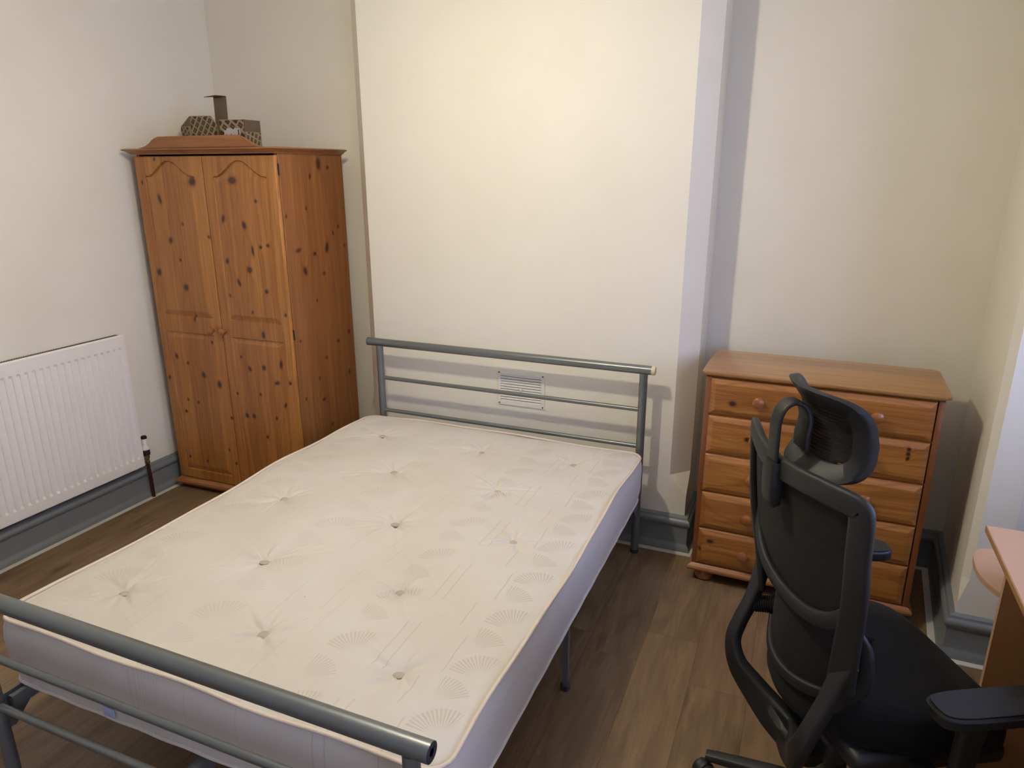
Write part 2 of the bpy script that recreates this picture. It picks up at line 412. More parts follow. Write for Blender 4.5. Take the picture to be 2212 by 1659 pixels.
def sweep_seg(name, prof, i, mat):
    offs = [off_path(PATH, d) for d, z in prof]
    bm = bmesh.new()
    A = [bm.verts.new((offs[k][i].x, offs[k][i].y, z)) for k, (d, z) in enumerate(prof)]
    B = [bm.verts.new((offs[k][i+1].x, offs[k][i+1].y, z)) for k, (d, z) in enumerate(prof)]
    for k in range(len(prof)): j = (k+1) % len(prof); bm.faces.new((A[k], A[j], B[j], B[k]))
    bm.faces.new(A[::-1]); bm.faces.new(B)
    return struct(obj_bm(name, bm, mat, None, angle=30))
for i, nm in enumerate(NAMES):
    sweep_seg('baseboard_'+nm, PROF, i, M_skirt)
    sweep_seg('trim_%d' % (i+2), STRIP, i, M_strip)

# ---------------------------------------------------------------- ceiling lamp (just above the frame)
em = NT('lamp_bulb_glow'); em.t.nodes.remove(em.b); e = em.n('ShaderNodeEmission'); e.inputs[0].default_value = (*LAMP_COL, 1); e.inputs[1].default_value = LAMP_STR
em.t.links.new(e.outputs[0], em.t.nodes['Material Output'].inputs[0])
cl = thing('pendant_lamp', 'bare warm bulb hanging on a white cord above the bed', 'lamp', (LAMP.x, LAMP.y, HZ))
lathe('bulb', [(0, -.04), (.016, -.036), (.03, -.022), (.036, 0), (.032, .018), (.018, .04), (.013, .05), (0, .05)], em.m, cl, M=Matrix.Translation((0, 0, LAMP.z-HZ)))
em2 = NT('added_disc_glow'); em2.t.nodes.remove(em2.b); e = em2.n('ShaderNodeEmission'); e.inputs[0].default_value = (*LAMP_COL, 1); e.inputs[1].default_value = LAMP_STR*2.3
em2.t.links.new(e.outputs[0], em2.t.nodes['Material Output'].inputs[0])
lathe('added_glow_disc', [(0, -.0445), (.034, -.0445), (.034, -.0415), (0, -.0415)], em2.m, cl, M=Matrix.Translation((0, 0, LAMP.z-HZ)))  # emissive disc added below the bulb to throw extra light downward
lathe('lamp_holder', [(.014, .051), (.02, .053), (.02, .09), (.012, .1), (.004, .105), (0, .105)], M_vent, cl, M=Matrix.Translation((0, 0, LAMP.z-HZ)))
tube('cord', [(0, 0, LAMP.z-HZ+.1), (0, 0, -.02)], .003, M_vent, cl, 8)
lathe('ceiling_rose', [(.04, 0), (.04, -.012), (.02, -.025), (0, -.025)], M_vent, cl)

# ================================================================ WARDROBE
exec_knots = True
KF = [(0.348, 1.627, 0.0155, 0.0155), (0.587, 1.632, 0.0174, 0.0124), (0.133, 1.544, 0.0074, 0.0174), (0.134, 1.728, 0.0037, 0.0037), (0.036, 1.621, 0.0037, 0.0037), (0.709, 1.541, 0.0056, 0.0056), (0.509, 1.458, 0.0074, 0.0136), (0.628, 1.431, 0.0087, 0.0136), (0.258, 1.428, 0.0043, 0.0043), (0.167, 1.348, 0.0087, 0.0112), (0.663, 1.315, 0.005, 0.0174), (0.711, 1.334, 0.0062, 0.0062), (0.752, 1.342, 0.0062, 0.0062), (0.504, 1.261, 0.0074, 0.0099), (0.212, 1.253, 0.005, 0.005), (0.061, 1.186, 0.0099, 0.0124), (0.632, 1.225, 0.0112, 0.0112), (0.224, 1.118, 0.0112, 0.0124), (0.562, 1.159, 0.0062, 0.0136), (0.409, 1.371, 0.0031, 0.0031), (0.719, 1.126, 0.0074, 0.0074), (0.496, 1.093, 0.0031, 0.005), (0.623, 1.019, 0.0043, 0.0056), (0.254, 0.965, 0.005, 0.0136), (0.816, 1.019, 0.0056, 0.0037), (0.673, 0.911, 0.0074, 0.0136), (0.345, 0.846, 0.0037, 0.0037), (0.097, 0.753, 0.0062, 0.0099), (0.167, 0.723, 0.005, 0.005), (0.262, 0.668, 0.0087, 0.0124), (0.358, 0.626, 0.0099, 0.0136), (0.52, 0.788, 0.005, 0.005), (0.567, 0.73, 0.0062, 0.0099), (0.654, 0.744, 0.0081, 0.0099), (0.76, 0.771, 0.0062, 0.0155), (0.726, 0.673, 0.0112, 0.0037), (0.805, 0.681, 0.0062, 0.0037), (0.027, 0.631, 0.0056, 0.0087), (0.134, 0.52, 0.0031, 0.0031), (0.202, 0.512, 0.0031, 0.0031), (0.109, 0.452, 0.0062, 0.0062), (0.469, 0.591, 0.0031, 0.0031), (0.616, 0.603, 0.0025, 0.0025), (0.763, 0.562, 0.005, 0.0099), (0.515, 0.479, 0.0074, 0.0099), (0.559, 0.48, 0.0074, 0.0087), (0.701, 0.486, 0.0043, 0.0043), (0.41, 0.451, 0.0037, 0.0037), (0.63, 0.376, 0.0037, 0.005), (0.09, 0.191, 0.0037, 0.0037), (0.21, 0.18, 0.0031, 0.0031), (0.367, 0.267, 0.0037, 0.005), (0.406, 0.196, 0.005, 0.0037)]
KS= [(0.318, 1.706, 0.0119, 0.0217), (0.391, 1.689, 0.0079, 0.0062), (0.244, 1.648, 0.006, 0.0099), (0.112, 1.312, 0.0149, 0.0062), (0.234, 1.284, 0.0089, 0.0056), (0.336, 1.303, 0.0099, 0.0186), (0.15, 1.209, 0.0099, 0.0155), (0.297, 1.18, 0.0069, 0.0025), (0.445, 1.4, 0.005, 0.0074), (0.397, 1.371, 0.004, 0.0087), (0.044, 1.473, 0.004, 0.0074), (0.195, 1.502, 0.004, 0.0025), (0.491, 1.3, 0.004, 0.0037), (0.222, 1.054, 0.004, 0.0031), (0.065, 0.881, 0.004, 0.005), (0.263, 0.75, 0.006, 0.005), (0.191, 0.658, 0.005, 0.0062), (0.477, 0.842, 0.0079, 0.0099), (0.07, 0.583, 0.004, 0.005), (0.215, 0.538, 0.0099, 0.0062), (0.269, 0.384, 0.006, 0.0062), (0.455, 0.624, 0.005, 0.0093), (0.375, 0.814, 0.0079, 0.0025)]

WO = (-.9953, -.3717); WR = .0278; WW, WD, WH = .837, .5197, 1.749
ward = thing('wardrobe', 'tall knotty pine two-door wardrobe standing in the corner beside the bed', 'wardrobe', (WO[0], WO[1], 0), WR)
def knot_attr(U, Z, K):
    kn = np.zeros_like(U); wp = np.zeros_like(U)
    for i, (u, z, a, b) in enumerate(K):
        a = max(a*1.1, .005); b = max(b*1.1, .007)
        du = (U-u); dz = (Z-z); th = .35*math.sin(i*2.3)
        du, dz = du*math.cos(th)+dz*math.sin(th), -du*math.sin(th)+dz*math.cos(th)
        r = np.sqrt((du/a)**2+(dz/b)**2)
        kn = np.maximum(kn, np.clip(1.25-r*.55, 0, 1))
        # dark tail along the grain
        kn = np.maximum(kn, .42*np.exp(-(du/(a*.35))**2)*np.exp(-np.abs(dz)/(b*3.2)))
        wp += np.sign(du)*np.exp(-(du/(a*3))**2)*np.exp(-(dz/(b*3))**2)*1.0
    return kn, wp
def height_panel(name, u0, u1, z0, z1, hfun, mat, parent, thick, step=.003, knots=(), M=None, edge=.003):
    """board in the local X (u) / Z plane, front facing -Y at y = -h, back at y = +thick"""
    nu = int((u1-u0)/step)+1; nz = int((z1-z0)/step)+1
    us = np.linspace(u0, u1, nu); zs = np.linspace(z0, z1, nz)
    U, Z = np.meshgrid(us, zs); H = hfun(U, Z)
    e = np.minimum(np.minimum(U-u0, u1-U), np.minimum(Z-z0, z1-Z)); H = H - edge*np.clip(1-e/edge, 0, 1)**2
    kn, wp = knot_attr(U, Z, knots)
    V = np.stack([U, -H, Z], -1).reshape(-1, 3)
    idx = np.arange(nu*nz).reshape(nz, nu)
    F = np.stack([idx[:-1, :-1], idx[:-1, 1:], idx[1:, 1:], idx[1:, :-1]], -1).reshape(-1, 4).tolist()
    ring = list(idx[0, :])+list(idx[1:, -1])+list(idx[-1, -2::-1])+list(idx[-2:0:-1, 0])
    base = len(V); Vb = V[ring].copy(); Vb[:, 1] = thick
    V = np.vstack([V, Vb]); n = len(ring)
    for i in range(n):
        j = (i+1) % n; F.append([ring[i], base+i, base+j, ring[j]])
    F.append([base+i for i in range(n)])
    K = np.concatenate([kn.ravel(), np.zeros(n)]); Wp = np.concatenate([wp.ravel(), np.zeros(n)])
    if M is not None: V = (np.array(M.to_3x3()) @ V.T).T + np.array(M.translation)
    o = obj_from(name, V, F, mat, parent, True, {'knot': K, 'warp': Wp})
    o.data.set_sharp_from_angle(angle=math.radians(50)); return o
DT = .019
def door_h(u0):
    pu0, pu1 = u0+.055, u0+.362; uc = (pu0+pu1)/2; hw = (pu1-pu0)/2
    def groove(sd): return np.where((sd >= 0) & (sd < .026), -.0055*(1-sd/.026)**.8, 0) - np.where((sd >= .034) & (sd < .038), .0008, 0)
    def h(U, Z):
        t = np.clip(np.abs(U-uc)/hw, 0, 1)
        tt = np.clip(t/.93, 0, 1)
        top = 1.648+.071*.5*(1+np.cos(np.pi*tt)); sl = -.071*.5*np.pi*np.sin(np.pi*tt)/(.93*hw)
        sdt = (top-Z)/np.sqrt(1+sl**2)
        side = np.minimum(U-pu0, pu1-U)
        up = np.minimum(np.minimum(side, Z-.972), sdt)
        lo = np.minimum(np.minimum(side, Z-.118), .884-Z)
        # rails of the panels are cut deeper than their upright sides
        def g(s): return np.where((s >= 0) & (s < .026), -.0085*(1-s/.026)**.8, 0)
        weak = lambda s, other: np.where(side <= np.minimum(other, 1)+1e-9, .45, 1.0)
        return g(up)*weak(up, np.minimum(Z-.972, sdt))+g(lo)*weak(lo, np.minimum(Z-.118, .884-Z))
    return h
zb, zt = .064, 1.741
for i, (a, b) in enumerate(((.002, .4165), (.4205, .835))):
    dr = height_panel('door', a, b, zb, zt, door_h(a), M_pineV, ward, DT, .003, [k for k in KF if a-.02 < k[0] < b+.02])
    kx = (.366, .440)[i]
    lathe('knob', [(.009, 0), (.008, .006), (.010, .012), (.0165, .018), (.018, .024), (.0165, .030), (.010, .035), (0, .036)], M_knob, dr, M=Matrix.Translation((kx, 0, .913)) @ Matrix.Rotation(math.radians(90), 4, 'X'))
for z in (1.655, .895, .25):
    box('hinge', WW-.004, WW+.004, DT-.002, DT+.004, z, z+.05, M_black, ward)
# carcass: visible right side carries its knots
Ms = Matrix.Translation((WW, 0, 0)) @ Matrix.Rotation(math.radians(90), 4, 'Z')
def side_h(U, Z): return 0*U - .0025*np.exp(-((U-.017)/.0012)**2)
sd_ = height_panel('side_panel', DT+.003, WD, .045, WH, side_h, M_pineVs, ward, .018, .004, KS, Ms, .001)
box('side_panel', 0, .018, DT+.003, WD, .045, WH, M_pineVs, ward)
box('back_panel', .018, WW-.018, WD-.006, WD, .045, WH, M_pineV, ward)
box('shelf', .018, WW-.018, DT+.004, WD-.006, .045, .063, M_pineV, ward)
# cornice, pediment, plinth
def mould(name, x0, x1, y0, y1, prof, mat, parent):
    """horizontal moulded slab: prof = (outset, z) pairs from bottom to top"""
    bm = bmesh.new(); rs = []
    for d, z in prof: rs.append([bm.verts.new(q) for q in ((x0-d, y0-d, z), (x1+d, y0-d, z), (x1+d, y1, z), (x0-d, y1, z))])
    for A, B in zip(rs, rs[1:]):
        for k in range(4): bm.faces.new((A[k], A[(k+1) % 4], B[(k+1) % 4], B[k]))
    bm.faces.new(rs[0][::-1]); bm.faces.new(rs[-1]); return obj_bm(name, bm, mat, parent, angle=30)
mould('cornice', 0, WW, 0, WD, [(0, WH), (.004, WH), (.006, WH+.004), (.014, WH+.008), (.020, WH+.014), (.030, WH+.018), (.034, WH+.020), (.034, WH+.024), (.018, WH+.028)], M_pineH, ward)
zc = WH+.028
pp = [(.045, zc-.001), (.075, zc+.004), (.10, zc+.010), (.125, zc+.022), (.145, zc+.036), (.165, zc+.046), (.19, zc+.052)]
ped = pp+[(WW-x, z) for x, z in reversed(pp)]
prism('pediment', ped, -.006, .014, M_pineH, ward, .003, Matrix.Rotation(math.radians(90), 4, 'X'))
mould('plinth', 0, WW, .0, WD, [(-.03, 0), (-.03, .012), (.010, .020), (.016, .026), (.022, .038), (.018, .048), (.002, .058), (.0, .062)], M_pineH, ward)

# ---------------------------------------------------------------- the two opened cartons on the wardrobe
M_card = plain('kraft_cardboard', srgb(158, 138, 106), .85, 0, 60, .0003, .12)
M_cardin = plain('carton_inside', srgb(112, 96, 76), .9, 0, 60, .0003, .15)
M_ink = plain('dark_print', srgb(66, 52, 40), .8)
M_lab = plain('paper_label', srgb(190, 180, 180), .7)
_cu = bpy.data.curves.new('mark_text', 'FONT'); _cu.body = 'LAP'; _cu.size = 1; _cu.align_x = 'CENTER'; _cu.align_y = 'CENTER'; _cu.resolution_u = 2
_to = bpy.data.objects.new('mark_text', _cu); COL.objects.link(_to); bpy.context.view_layer.update()
_tm = bpy.data.meshes.new_from_object(_to); bpy.data.objects.remove(_to); TXV = [v.co.copy() for v in _tm.vertices]; TXF = [list(q.vertices) for q in _tm.polygons]; bpy.data.meshes.remove(_tm)
def pt_in(poly, x, y):
    c = False; n = len(poly)
    for i in range(n):
        x1, y1 = poly[i]; x2, y2 = poly[(i+1) % n]
        if (y1 > y) != (y2 > y) and x < (x2-x1)*(y-y1)/(y2-y1)+x1: c = not c
    return c
def clip_tile(q, poly):
    """clip quad q (2D) by convex polygon poly (counter-clockwise)"""
    out = q
    for i in range(len(poly)):
        a = Vector(poly[i]); b = Vector(poly[(i+1) % len(poly)]); e = b-a; res = []
        s = lambda p_: e.x*(p_[1]-a.y)-e.y*(p_[0]-a.x)
        for k in range(len(out)):
            p_, q_ = out[k], out[(k+1) % len(out)]; sp, sq = s(p_), s(q_)
            if sp >= 0: res.append(p_)
            if sp*sq < 0: t = sp/(sp-sq); res.append((p_[0]+(q_[0]-p_[0])*t, p_[1]+(q_[1]-p_[1])*t))
        out = res
        if len(out) < 3: return []
    return out
def printed(parent, O, eu, ev, poly, size, pitch, rot, skip=None):
    nrm = eu.cross(ev).normalized(); to = lambda x, y, h: O+eu*x+ev*y+nrm*h
    cr, sr = math.cos(rot), math.sin(rot); V, Fq, TV, TF = [], [], [], []
    for i in range(-14, 15):
        for j in range(-14, 15):
            cx = i*pitch[0]; cy = j*pitch[1]; x = cx*cr-cy*sr; y = cx*sr+cy*cr
            q = [(x+a*cr-b*sr, y+a*sr+b*cr) for a, b in ((-size[0]/2, -size[1]/2), (size[0]/2, -size[1]/2), (size[0]/2, size[1]/2), (-size[0]/2, size[1]/2))]
            if skip and skip[0] < x < skip[1] and skip[2] < y < skip[3]: continue
            c = clip_tile(q, poly)
            if len(c) >= 3:
                b0 = len(V); V += [to(a, b, .0004) for a, b in c]; Fq.append(list(range(b0, b0+len(c))))
            if all(pt_in(poly, *w) for w in q):
                b0 = len(TV); s = size[0]*.44
                TV += [to(x+(v.x*s)*cr-(v.y*s)*sr, y+(v.x*s)*sr+(v.y*s)*cr, .0008) for v in TXV]; TF += [[b0+k for k in f] for f in TXF]
    if V: obj_from('printed_pattern', V, Fq, M_ink, parent)
    if len(TF) > 8: obj_from('printed_letters', TV, TF, M_card, parent)
def card_sheet(name, polys, mat, parent, t=.0025):
    """each polygon (3D point list) becomes a sheet of real thickness"""
    bm = bmesh.new()
    for P in polys:
        P = [Vector(q) for q in P]; n = (P[1]-P[0]).cross(P[2]-P[0]).normalized()*t
        a = [bm.verts.new(q) for q in P]; b = [bm.verts.new(q-n) for q in P]
        bm.faces.new(a); bm.faces.new(b[::-1])
        for i in range(len(P)): j = (i+1) % len(P); bm.faces.new((a[j], a[i], b[i], b[j]))
    return obj_bm(name, bm, mat, parent)
_R = Matrix.Rotation(WR, 4, 'Z')
def wpt(u, v): q = _R @ Vector((u, v, 0)); return (WO[0]+q.x, WO[1]+q.y, WH+.029)
# carton A (left, flap standing up)
bA = thing('cardboard_box', 'kraft box printed with dark marks, tall flap standing up, left one on the wardrobe', 'box', wpt(.135, .255), WR, 'printed cartons on top of the wardrobe')
ZA = .112; w_, d_, s_ = .168, .13, .10
card_sheet('carton_body', [[(0, 0, 0), (w_, 0, 0), (w_, 0, ZA), (w_-.035, .0, ZA+.045), (0.0, 0, ZA+.048)],
                     [(-s_, .035, 0), (0, 0, 0), (0, 0, ZA), (-s_, .035, ZA)],
                     [(w_, 0, 0), (w_, d_, 0), (w_, d_, ZA), (w_, 0, ZA)], [(w_, d_, 0), (-s_, d_, 0), (-s_, d_, ZA+.02), (w_, d_, ZA)],
                     [(-s_, d_, 0), (-s_, .035, 0), (-s_, .035, ZA), (-s_, d_, ZA)], [(0, 0, .003), (-s_, .035, .003), (-s_, d_, .003), (w_, d_, .003), (w_, 0, .003)]], M_card, bA)
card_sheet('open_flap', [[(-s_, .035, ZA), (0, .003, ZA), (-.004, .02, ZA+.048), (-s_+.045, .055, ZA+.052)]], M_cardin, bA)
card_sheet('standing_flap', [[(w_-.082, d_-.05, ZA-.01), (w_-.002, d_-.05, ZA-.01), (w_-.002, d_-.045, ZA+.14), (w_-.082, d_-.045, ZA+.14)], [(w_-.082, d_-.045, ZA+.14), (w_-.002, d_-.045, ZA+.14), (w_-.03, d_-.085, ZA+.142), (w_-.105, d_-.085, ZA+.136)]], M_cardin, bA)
X, Zv = Vector((1, 0, 0)), Vector((0, 0, 1))
printed(bA, Vector((0, -.0005, 0)), X, Zv, [(0.002, .0), (w_-.002, 0), (w_-.002, ZA-.002), (w_-.037, ZA+.042), (.002, ZA+.045)], (.024, .018), (.030, .029), math.radians(56))
e2 = Vector((s_, -.035, 0)).normalized()
printed(bA, Vector((-s_, .035, 0))+Vector((-.0006, -.0004, 0)), e2, Zv, [(0.002, .03), (.085, .03), (.085, ZA-.004), (.002, ZA-.004)], (.018, .016), (.028, .027), math.radians(30))
# carton B (right, white label)
bB = thing('cardboard_box', 'kraft box printed with dark marks and a white label, right one on the wardrobe', 'box', wpt(.335, .235), WR, 'printed cartons on top of the wardrobe')
wB, dB, hB = .152, .115, .134
card_sheet('carton_body', [[(0, 0, 0), (wB, 0, 0), (wB, 0, hB), (0, 0, hB+.002)], [(wB, 0, 0), (wB, dB, 0), (wB, dB, hB), (wB, 0, hB)],
                     [(wB, dB, 0), (0, dB, 0), (0, dB, hB), (wB, dB, hB)], [(0, dB, 0), (0, 0, 0), (0, 0, hB), (0, dB, hB)], [(0, 0, .003), (0, dB, .003), (wB, dB, .003), (wB, 0, .003)]], M_card, bB)
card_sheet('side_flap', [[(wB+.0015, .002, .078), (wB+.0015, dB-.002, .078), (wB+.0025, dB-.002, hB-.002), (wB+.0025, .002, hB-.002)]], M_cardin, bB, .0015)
printed(bB, Vector((0, -.0005, 0)), X, Zv, [(0.002, 0), (wB-.002, 0), (wB-.002, hB-.002), (.002, hB-.002)], (.026, .021), (.036, .033), math.radians(-38), skip=(.025, .125, .02, .095))
printed(bB, Vector((wB+.0006, 0, 0)), Vector((0, 1, 0)), Zv, [(0.002, 0), (dB-.002, 0), (dB-.002, .076), (.002, .076)], (.019, .014), (.028, .026), math.radians(70))
lb = card_sheet('paper_label', [[(.027, -.0008, .052), (.125, -.0008, .050), (.124, -.0008, .094), (.028, -.0008, .097)]], M_lab, bB, .0004)
_LP = [(.036, -.0013, .058), (.046, -.0013, .058), (.046, -.0013, .067), (.036, -.0013, .067), (.066, -.0013, .055), (.074, -.0013, .055), (.074, -.0013, .068), (.066, -.0013, .068), (.112, -.0013, .055), (.119, -.0013, .055), (.119, -.0013, .088), (.112, -.0013, .088)]
for _k in range(3): obj_from('label_print', _LP[_k*4:_k*4+4], [(0, 1, 2, 3)], M_ink, lb)

# ================================================================ RADIATOR
RO = (LX, -.562); RL = 1.3; RZ0, RZ1 = .194, .897
rad = thing('radiator', 'white ridged panel radiator on the left wall beside the wardrobe', 'radiator', (RO[0], RO[1], 0))
def rad_panel():
    px = .0335; y0, y1 = -.012, -RL+.012
    sub = [0, .12, .2, .62, .7, .82]
    ys = [0, -.006]
    k = 0
    while True:
        yb = -.020-k*px
        if yb-px < -RL+.02: break
        ys += [yb-px*s for s in sub]; k += 1
    ys += [yb, -RL+.006, -RL]
    zs = [RZ0, RZ0+.004, RZ0+.03, RZ0+.048, RZ0+.060, RZ1-.070, RZ1-.058, RZ1-.035, RZ1-.006, RZ1]
    V = []; nY, nZ = len(ys), len(zs)
    for z in zs:
        for y in ys:
            x = .055
            if y in (0, -RL): x = .046
            if z in (RZ0, RZ1): x = min(x, .048)
            t = ((-.020-y)/px)
            if 0 <= t <= k and RZ0+.05 < z < RZ1-.06:
                fr = t-math.floor(t+1e-6)
                if .18 < fr < .64: x -= .0055
            V.append((x, y, z))
    F = []
    for j in range(nZ-1):
        for i in range(nY-1): a = j*nY+i; F.append((a, a+nY, a+nY+1, a+1))
    o = obj_from('front_panel', V, F, M_rad, rad)
    mo = o.modifiers.new('thick', 'SOLIDIFY'); mo.thickness = .0035; mo.offset = 1
    return o
rad_panel()
g = bmesh.new()
bm_box(g, .012, .046, -RL, -.002, RZ1-.006, RZ1-.001)
obj_bm('top_frame', g, M_rad, rad)
g = bmesh.new(); k = 0
while .012+k*.0105 < RL-.03:
    y = -.02-k*.0105; bm_box(g, .017, .042, y-.0042, y, RZ1-.0008, RZ1+.0012); k += 1
gr = obj_bm('grille_slots', g, M_slot, rad); relabel(gr, 'dark slots of the top grille')
box('end_panel', .012, .047, -.004, 0, RZ0+.01, RZ1, M_rad, rad, .001)
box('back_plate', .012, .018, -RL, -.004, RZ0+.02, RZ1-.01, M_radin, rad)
box('bracket', 0, .02, -.16, -.13, RZ0+.03, RZ0+.1, M_rad, rad); box('bracket', 0, .02, -.16, -.13, RZ1-.12, RZ1-.05, M_rad, rad)
lathe('bottom_plug', [(.006, 0), (.008, .01), (.008, .02), (0, .02)], M_vent, rad, M=Matrix.Translation((.03, -.035, RZ0-.012)))
vx, vy = .045, .024
vb = lathe('valve_body', [(.008, .195), (.012, .198), (.012, .212), (.009, .214), (.011, .225), (.014, .228), (.014, .245), (.010, .25)], M_brass, rad, M=Matrix.Translation((vx, vy, 0)))
tube('valve_tail', [(vx, vy, .232), (vx-.008, -.004, .232)], .008, M_brass, rad, 12)
lathe('valve_collar', [(.013, .243), (.019, .246), (.019, .272), (.015, .276)], M_black, rad, 20, Matrix.Translation((vx, vy, 0)))
vh = lathe('valve_head', [(.018, .274), (.0215, .277), (.0215, .288), (.016, .296), (.0145, .30), (.0145, .338), (.012, .342), (0, .342)], M_vent, rad, 20, Matrix.Translation((vx, vy, 0)))
lathe('valve_cap', [(.0145, .336), (.0148, .345), (.012, .35), (0, .35)], M_dark, vh, 20, Matrix.Translation((vx, vy, 0)))
tube('pipe', [(vx, vy, .2), (vx+.001, vy+.002, .12), (vx, vy+.004, 0)], [.0085, .0088, .0088], M_copper, rad, 14)

# ================================================================ VENT on the chimney breast
vt = thing('wall_vent', 'square white slatted air vent on the chimney breast behind the headboard', 'vent', (.765, 0, .593))
VW, VH = .239, .169
g = bmesh.new()
bm_box(g, 0, VW, -.007, 0, 0, .016, .0015); bm_box(g, 0, VW, -.007, 0, VH-.016, VH, .0015)
bm_box(g, 0, .014, -.007, 0, .014, VH-.014, .001); bm_box(g, VW-.018, VW, -.007, 0, .014, VH-.014, .001)
obj_bm('vent_frame', g, M_vent, vt)
box('vent_recess', .012, VW-.012, -.0006, 0, .012, VH-.012, M_dark, vt)
for k in range(11):
    z = .0165+k*(VH-.033)/10.6
    sl = bmesh.new(); vs = [sl.verts.new(q) for q in ((.013, -.0065, z), (VW-.017, -.0065, z), (VW-.017, -.0065, z+.0035), (.013, -.0065, z+.0035), (.013, -.0015, z+.0095), (VW-.017, -.0015, z+.0095), (.013, -.0015, z+.006), (VW-.017, -.0015, z+.006))]
    for f in ((0, 1, 2, 3), (3, 2, 5, 4), (0, 6, 7, 1), (6, 4, 5, 7), (0, 3, 4, 6), (1, 7, 5, 2)): sl.faces.new([vs[i] for i in f])
    obj_bm('slat', sl, M_vent, vt)
box('adjuster', VW/2-.006, VW/2+.006, -.013, -.005, VH/2-.008, VH/2+.008, M_vent, vt, .002)
for x, z in ((.008, .008), (VW-.009, .008), (.008, VH-.009), (VW-.009, VH-.009)):
    lathe('screw', [(.0035, 0), (.0035, .0022), (.002, .003), (0, .003)], M_dark, vt, 12, Matrix.Translation((x, -.0065, z)) @ Matrix.Rotation(math.radians(90), 4, 'X'))

# ================================================================ CHEST OF DRAWERS
EO = (1.7597, -.2384); ER = -.022; EW, ED, EH = .812, .3634, .929
ch = thing('chest_of_drawers', 'honey pine chest of five wide drawers standing in the right alcove', 'chest of drawers', (EO[0], EO[1], 0), ER)
zt_ = EH-.024
g = bmesh.new()
tp = [(-.006, zt_), (.004, zt_+.002), (.010, zt_+.006), (.016, zt_+.011), (.0175, zt_+.016), (.0165, zt_+.021), (.012, EH)]
rs = []
for d, z in tp:
    r_ = .02; x0, x1, y0, y1 = -d, EW+d, -d, ED
    cr_ = [(x0+r_, y0), (x1-r_, y0), (x1, y0+r_), (x1, y1-r_), (x1-r_, y1), (x0+r_, y1), (x0, y1-r_), (x0, y0+r_)]
    rs.append([g.verts.new((x, y, z)) for x, y in cr_])
for A, B in zip(rs, rs[1:]):
    for k in range(8): g.faces.new((A[k], A[(k+1) % 8], B[(k+1) % 8], B[k]))
g.faces.new(rs[0][::-1]); g.faces.new(rs[-1])
obj_bm('top', g, M_chestT, ch, angle=30)
box('side_panel', 0, .020, 0, ED-.005, .084, zt_, M_chestV, ch, .0015); box('side_panel', EW-.020, EW, 0, ED-.005, .084, zt_, M_chestV, ch, .0015)
box('back_panel', .02, EW-.02, ED-.012, ED-.006, .084, zt_, M_chestV, ch)
g = bmesh.new()
rows = [(.0905, .252), (.2585, .417), (.4235, .585), (.5915, .748), (.7545, .903)]
for z in (.084, .2525, .4175, .5855, .7485): bm_box(g, .02, EW-.02, .004, .02, z, z+.006)
bm_box(g, .02, EW-.02, .06, .07, .084, zt_-.002)
obj_bm('rails', g, M_chestV, ch)
def drawer_h(u0, u1, z0, z1):
    def h(U, Z):
        e = np.minimum(np.minimum(U-u0, u1-U), np.minimum(Z-z0, z1-Z))
        return .002+.008*np.clip((e-.002)/.017, 0, 1)**.9 + np.where(e > .0195, .0015, 0)
    return h
DK = {4: [(.108, .809, .010, .008)], 3: [(.174, .67, .007, .006), (.724, .702, .005, .004), (.724, .685, .004, .003), (.724, .720, .005, .004)], 0: [(.07, .203, .010, .006), (.03, .16, .004, .004)], 1: [], 2: []}
for r_, (a, b) in enumerate(rows):
    sk = (.019, EW-.024)
    off = r_*3.7
    dr = height_panel('drawer', sk[0], sk[1], a, b, drawer_h(sk[0], sk[1], a, b), M_chestF, ch, .02, .003, DK[r_])
    # drawer fronts stand 4 mm proud of the frame
    for kx in (.203, .607):
        lathe('knob', [(.012, 0), (.0105, .006), (.0125, .012), (.020, .019), (.0225, .026), (.0205, .033), (.013, .038), (0, .0395)], M_knob, dr, M=Matrix.Translation((kx, -.010, (a+b)/2+.002)) @ Matrix.Rotation(math.radians(90), 4, 'X'))
mould('plinth', 0, EW, 0, ED-.005, [(-.002, .052), (.008, .053), (.014, .058), (.016, .066), (.013, .074), (.004, .080), (0, .084), (-.004, .085)], M_pineH, ch)
for x, y in ((.05, .045), (EW-.05, .045), (.05, ED-.05), (EW-.05, ED-.05)):
    lathe('bun_foot', [(.028, 0), (.038, .008), (.042, .022), (.040, .036), (.032, .046), (.034, .053)], M_knob, ch, M=Matrix.Translation((x, y, 0)))

# ================================================================ BED FRAME
BX, BY = .1082, -.1057
bed = thing('bed_frame', 'grey tubular metal double bed frame with three-bar headboard and footboard', 'bed', (BX, BY, 0))
FY = -1.945; P0, P1 = .0645, 1.3782; RW_ = 1.4236
tube('headboard_rail', [(0, 0, .8666), (RW_, 0, .8666)], .0195, M_steel, bed, 28)
for x, m_, nm in ((RW_, M_cream, 'cream end cap of the headboard rail'), (0, M_steel, None)):
    c_ = lathe('rail_cap', [(.0197, -.012), (.0199, 0), (.017, .004), (0, .004)] if m_ is M_cream else [(.0197, -.003), (.0199, 0), (.017, .003), (0, .003)], m_, bed, 28, Matrix.Translation((x, 0, .8666)) @ Matrix.Rotation(math.radians(90 if x else -90), 4, 'Y'))
    if nm: relabel(c_, nm)
for z in (.6875, .5189): tube('headboard_bar', [(P0, 0, z), (P1, 0, z)], .0098, M_steel, bed, 18)
for x in (P0, P1): 
    tube('post', [(x, 0, .852), (x, 0, .012)], .0178, M_steel, bed, 22)
    lathe('foot_cap', [(.0185, 0), (.019, .015), (.0178, .018)], M_darkcap, bed, 20, Matrix.Translation((x, 0, 0)))
tube('footboard_rail', [(-.02, FY, .6379), (RW_, FY, .6379)], .0215, M_steel, bed, 32)
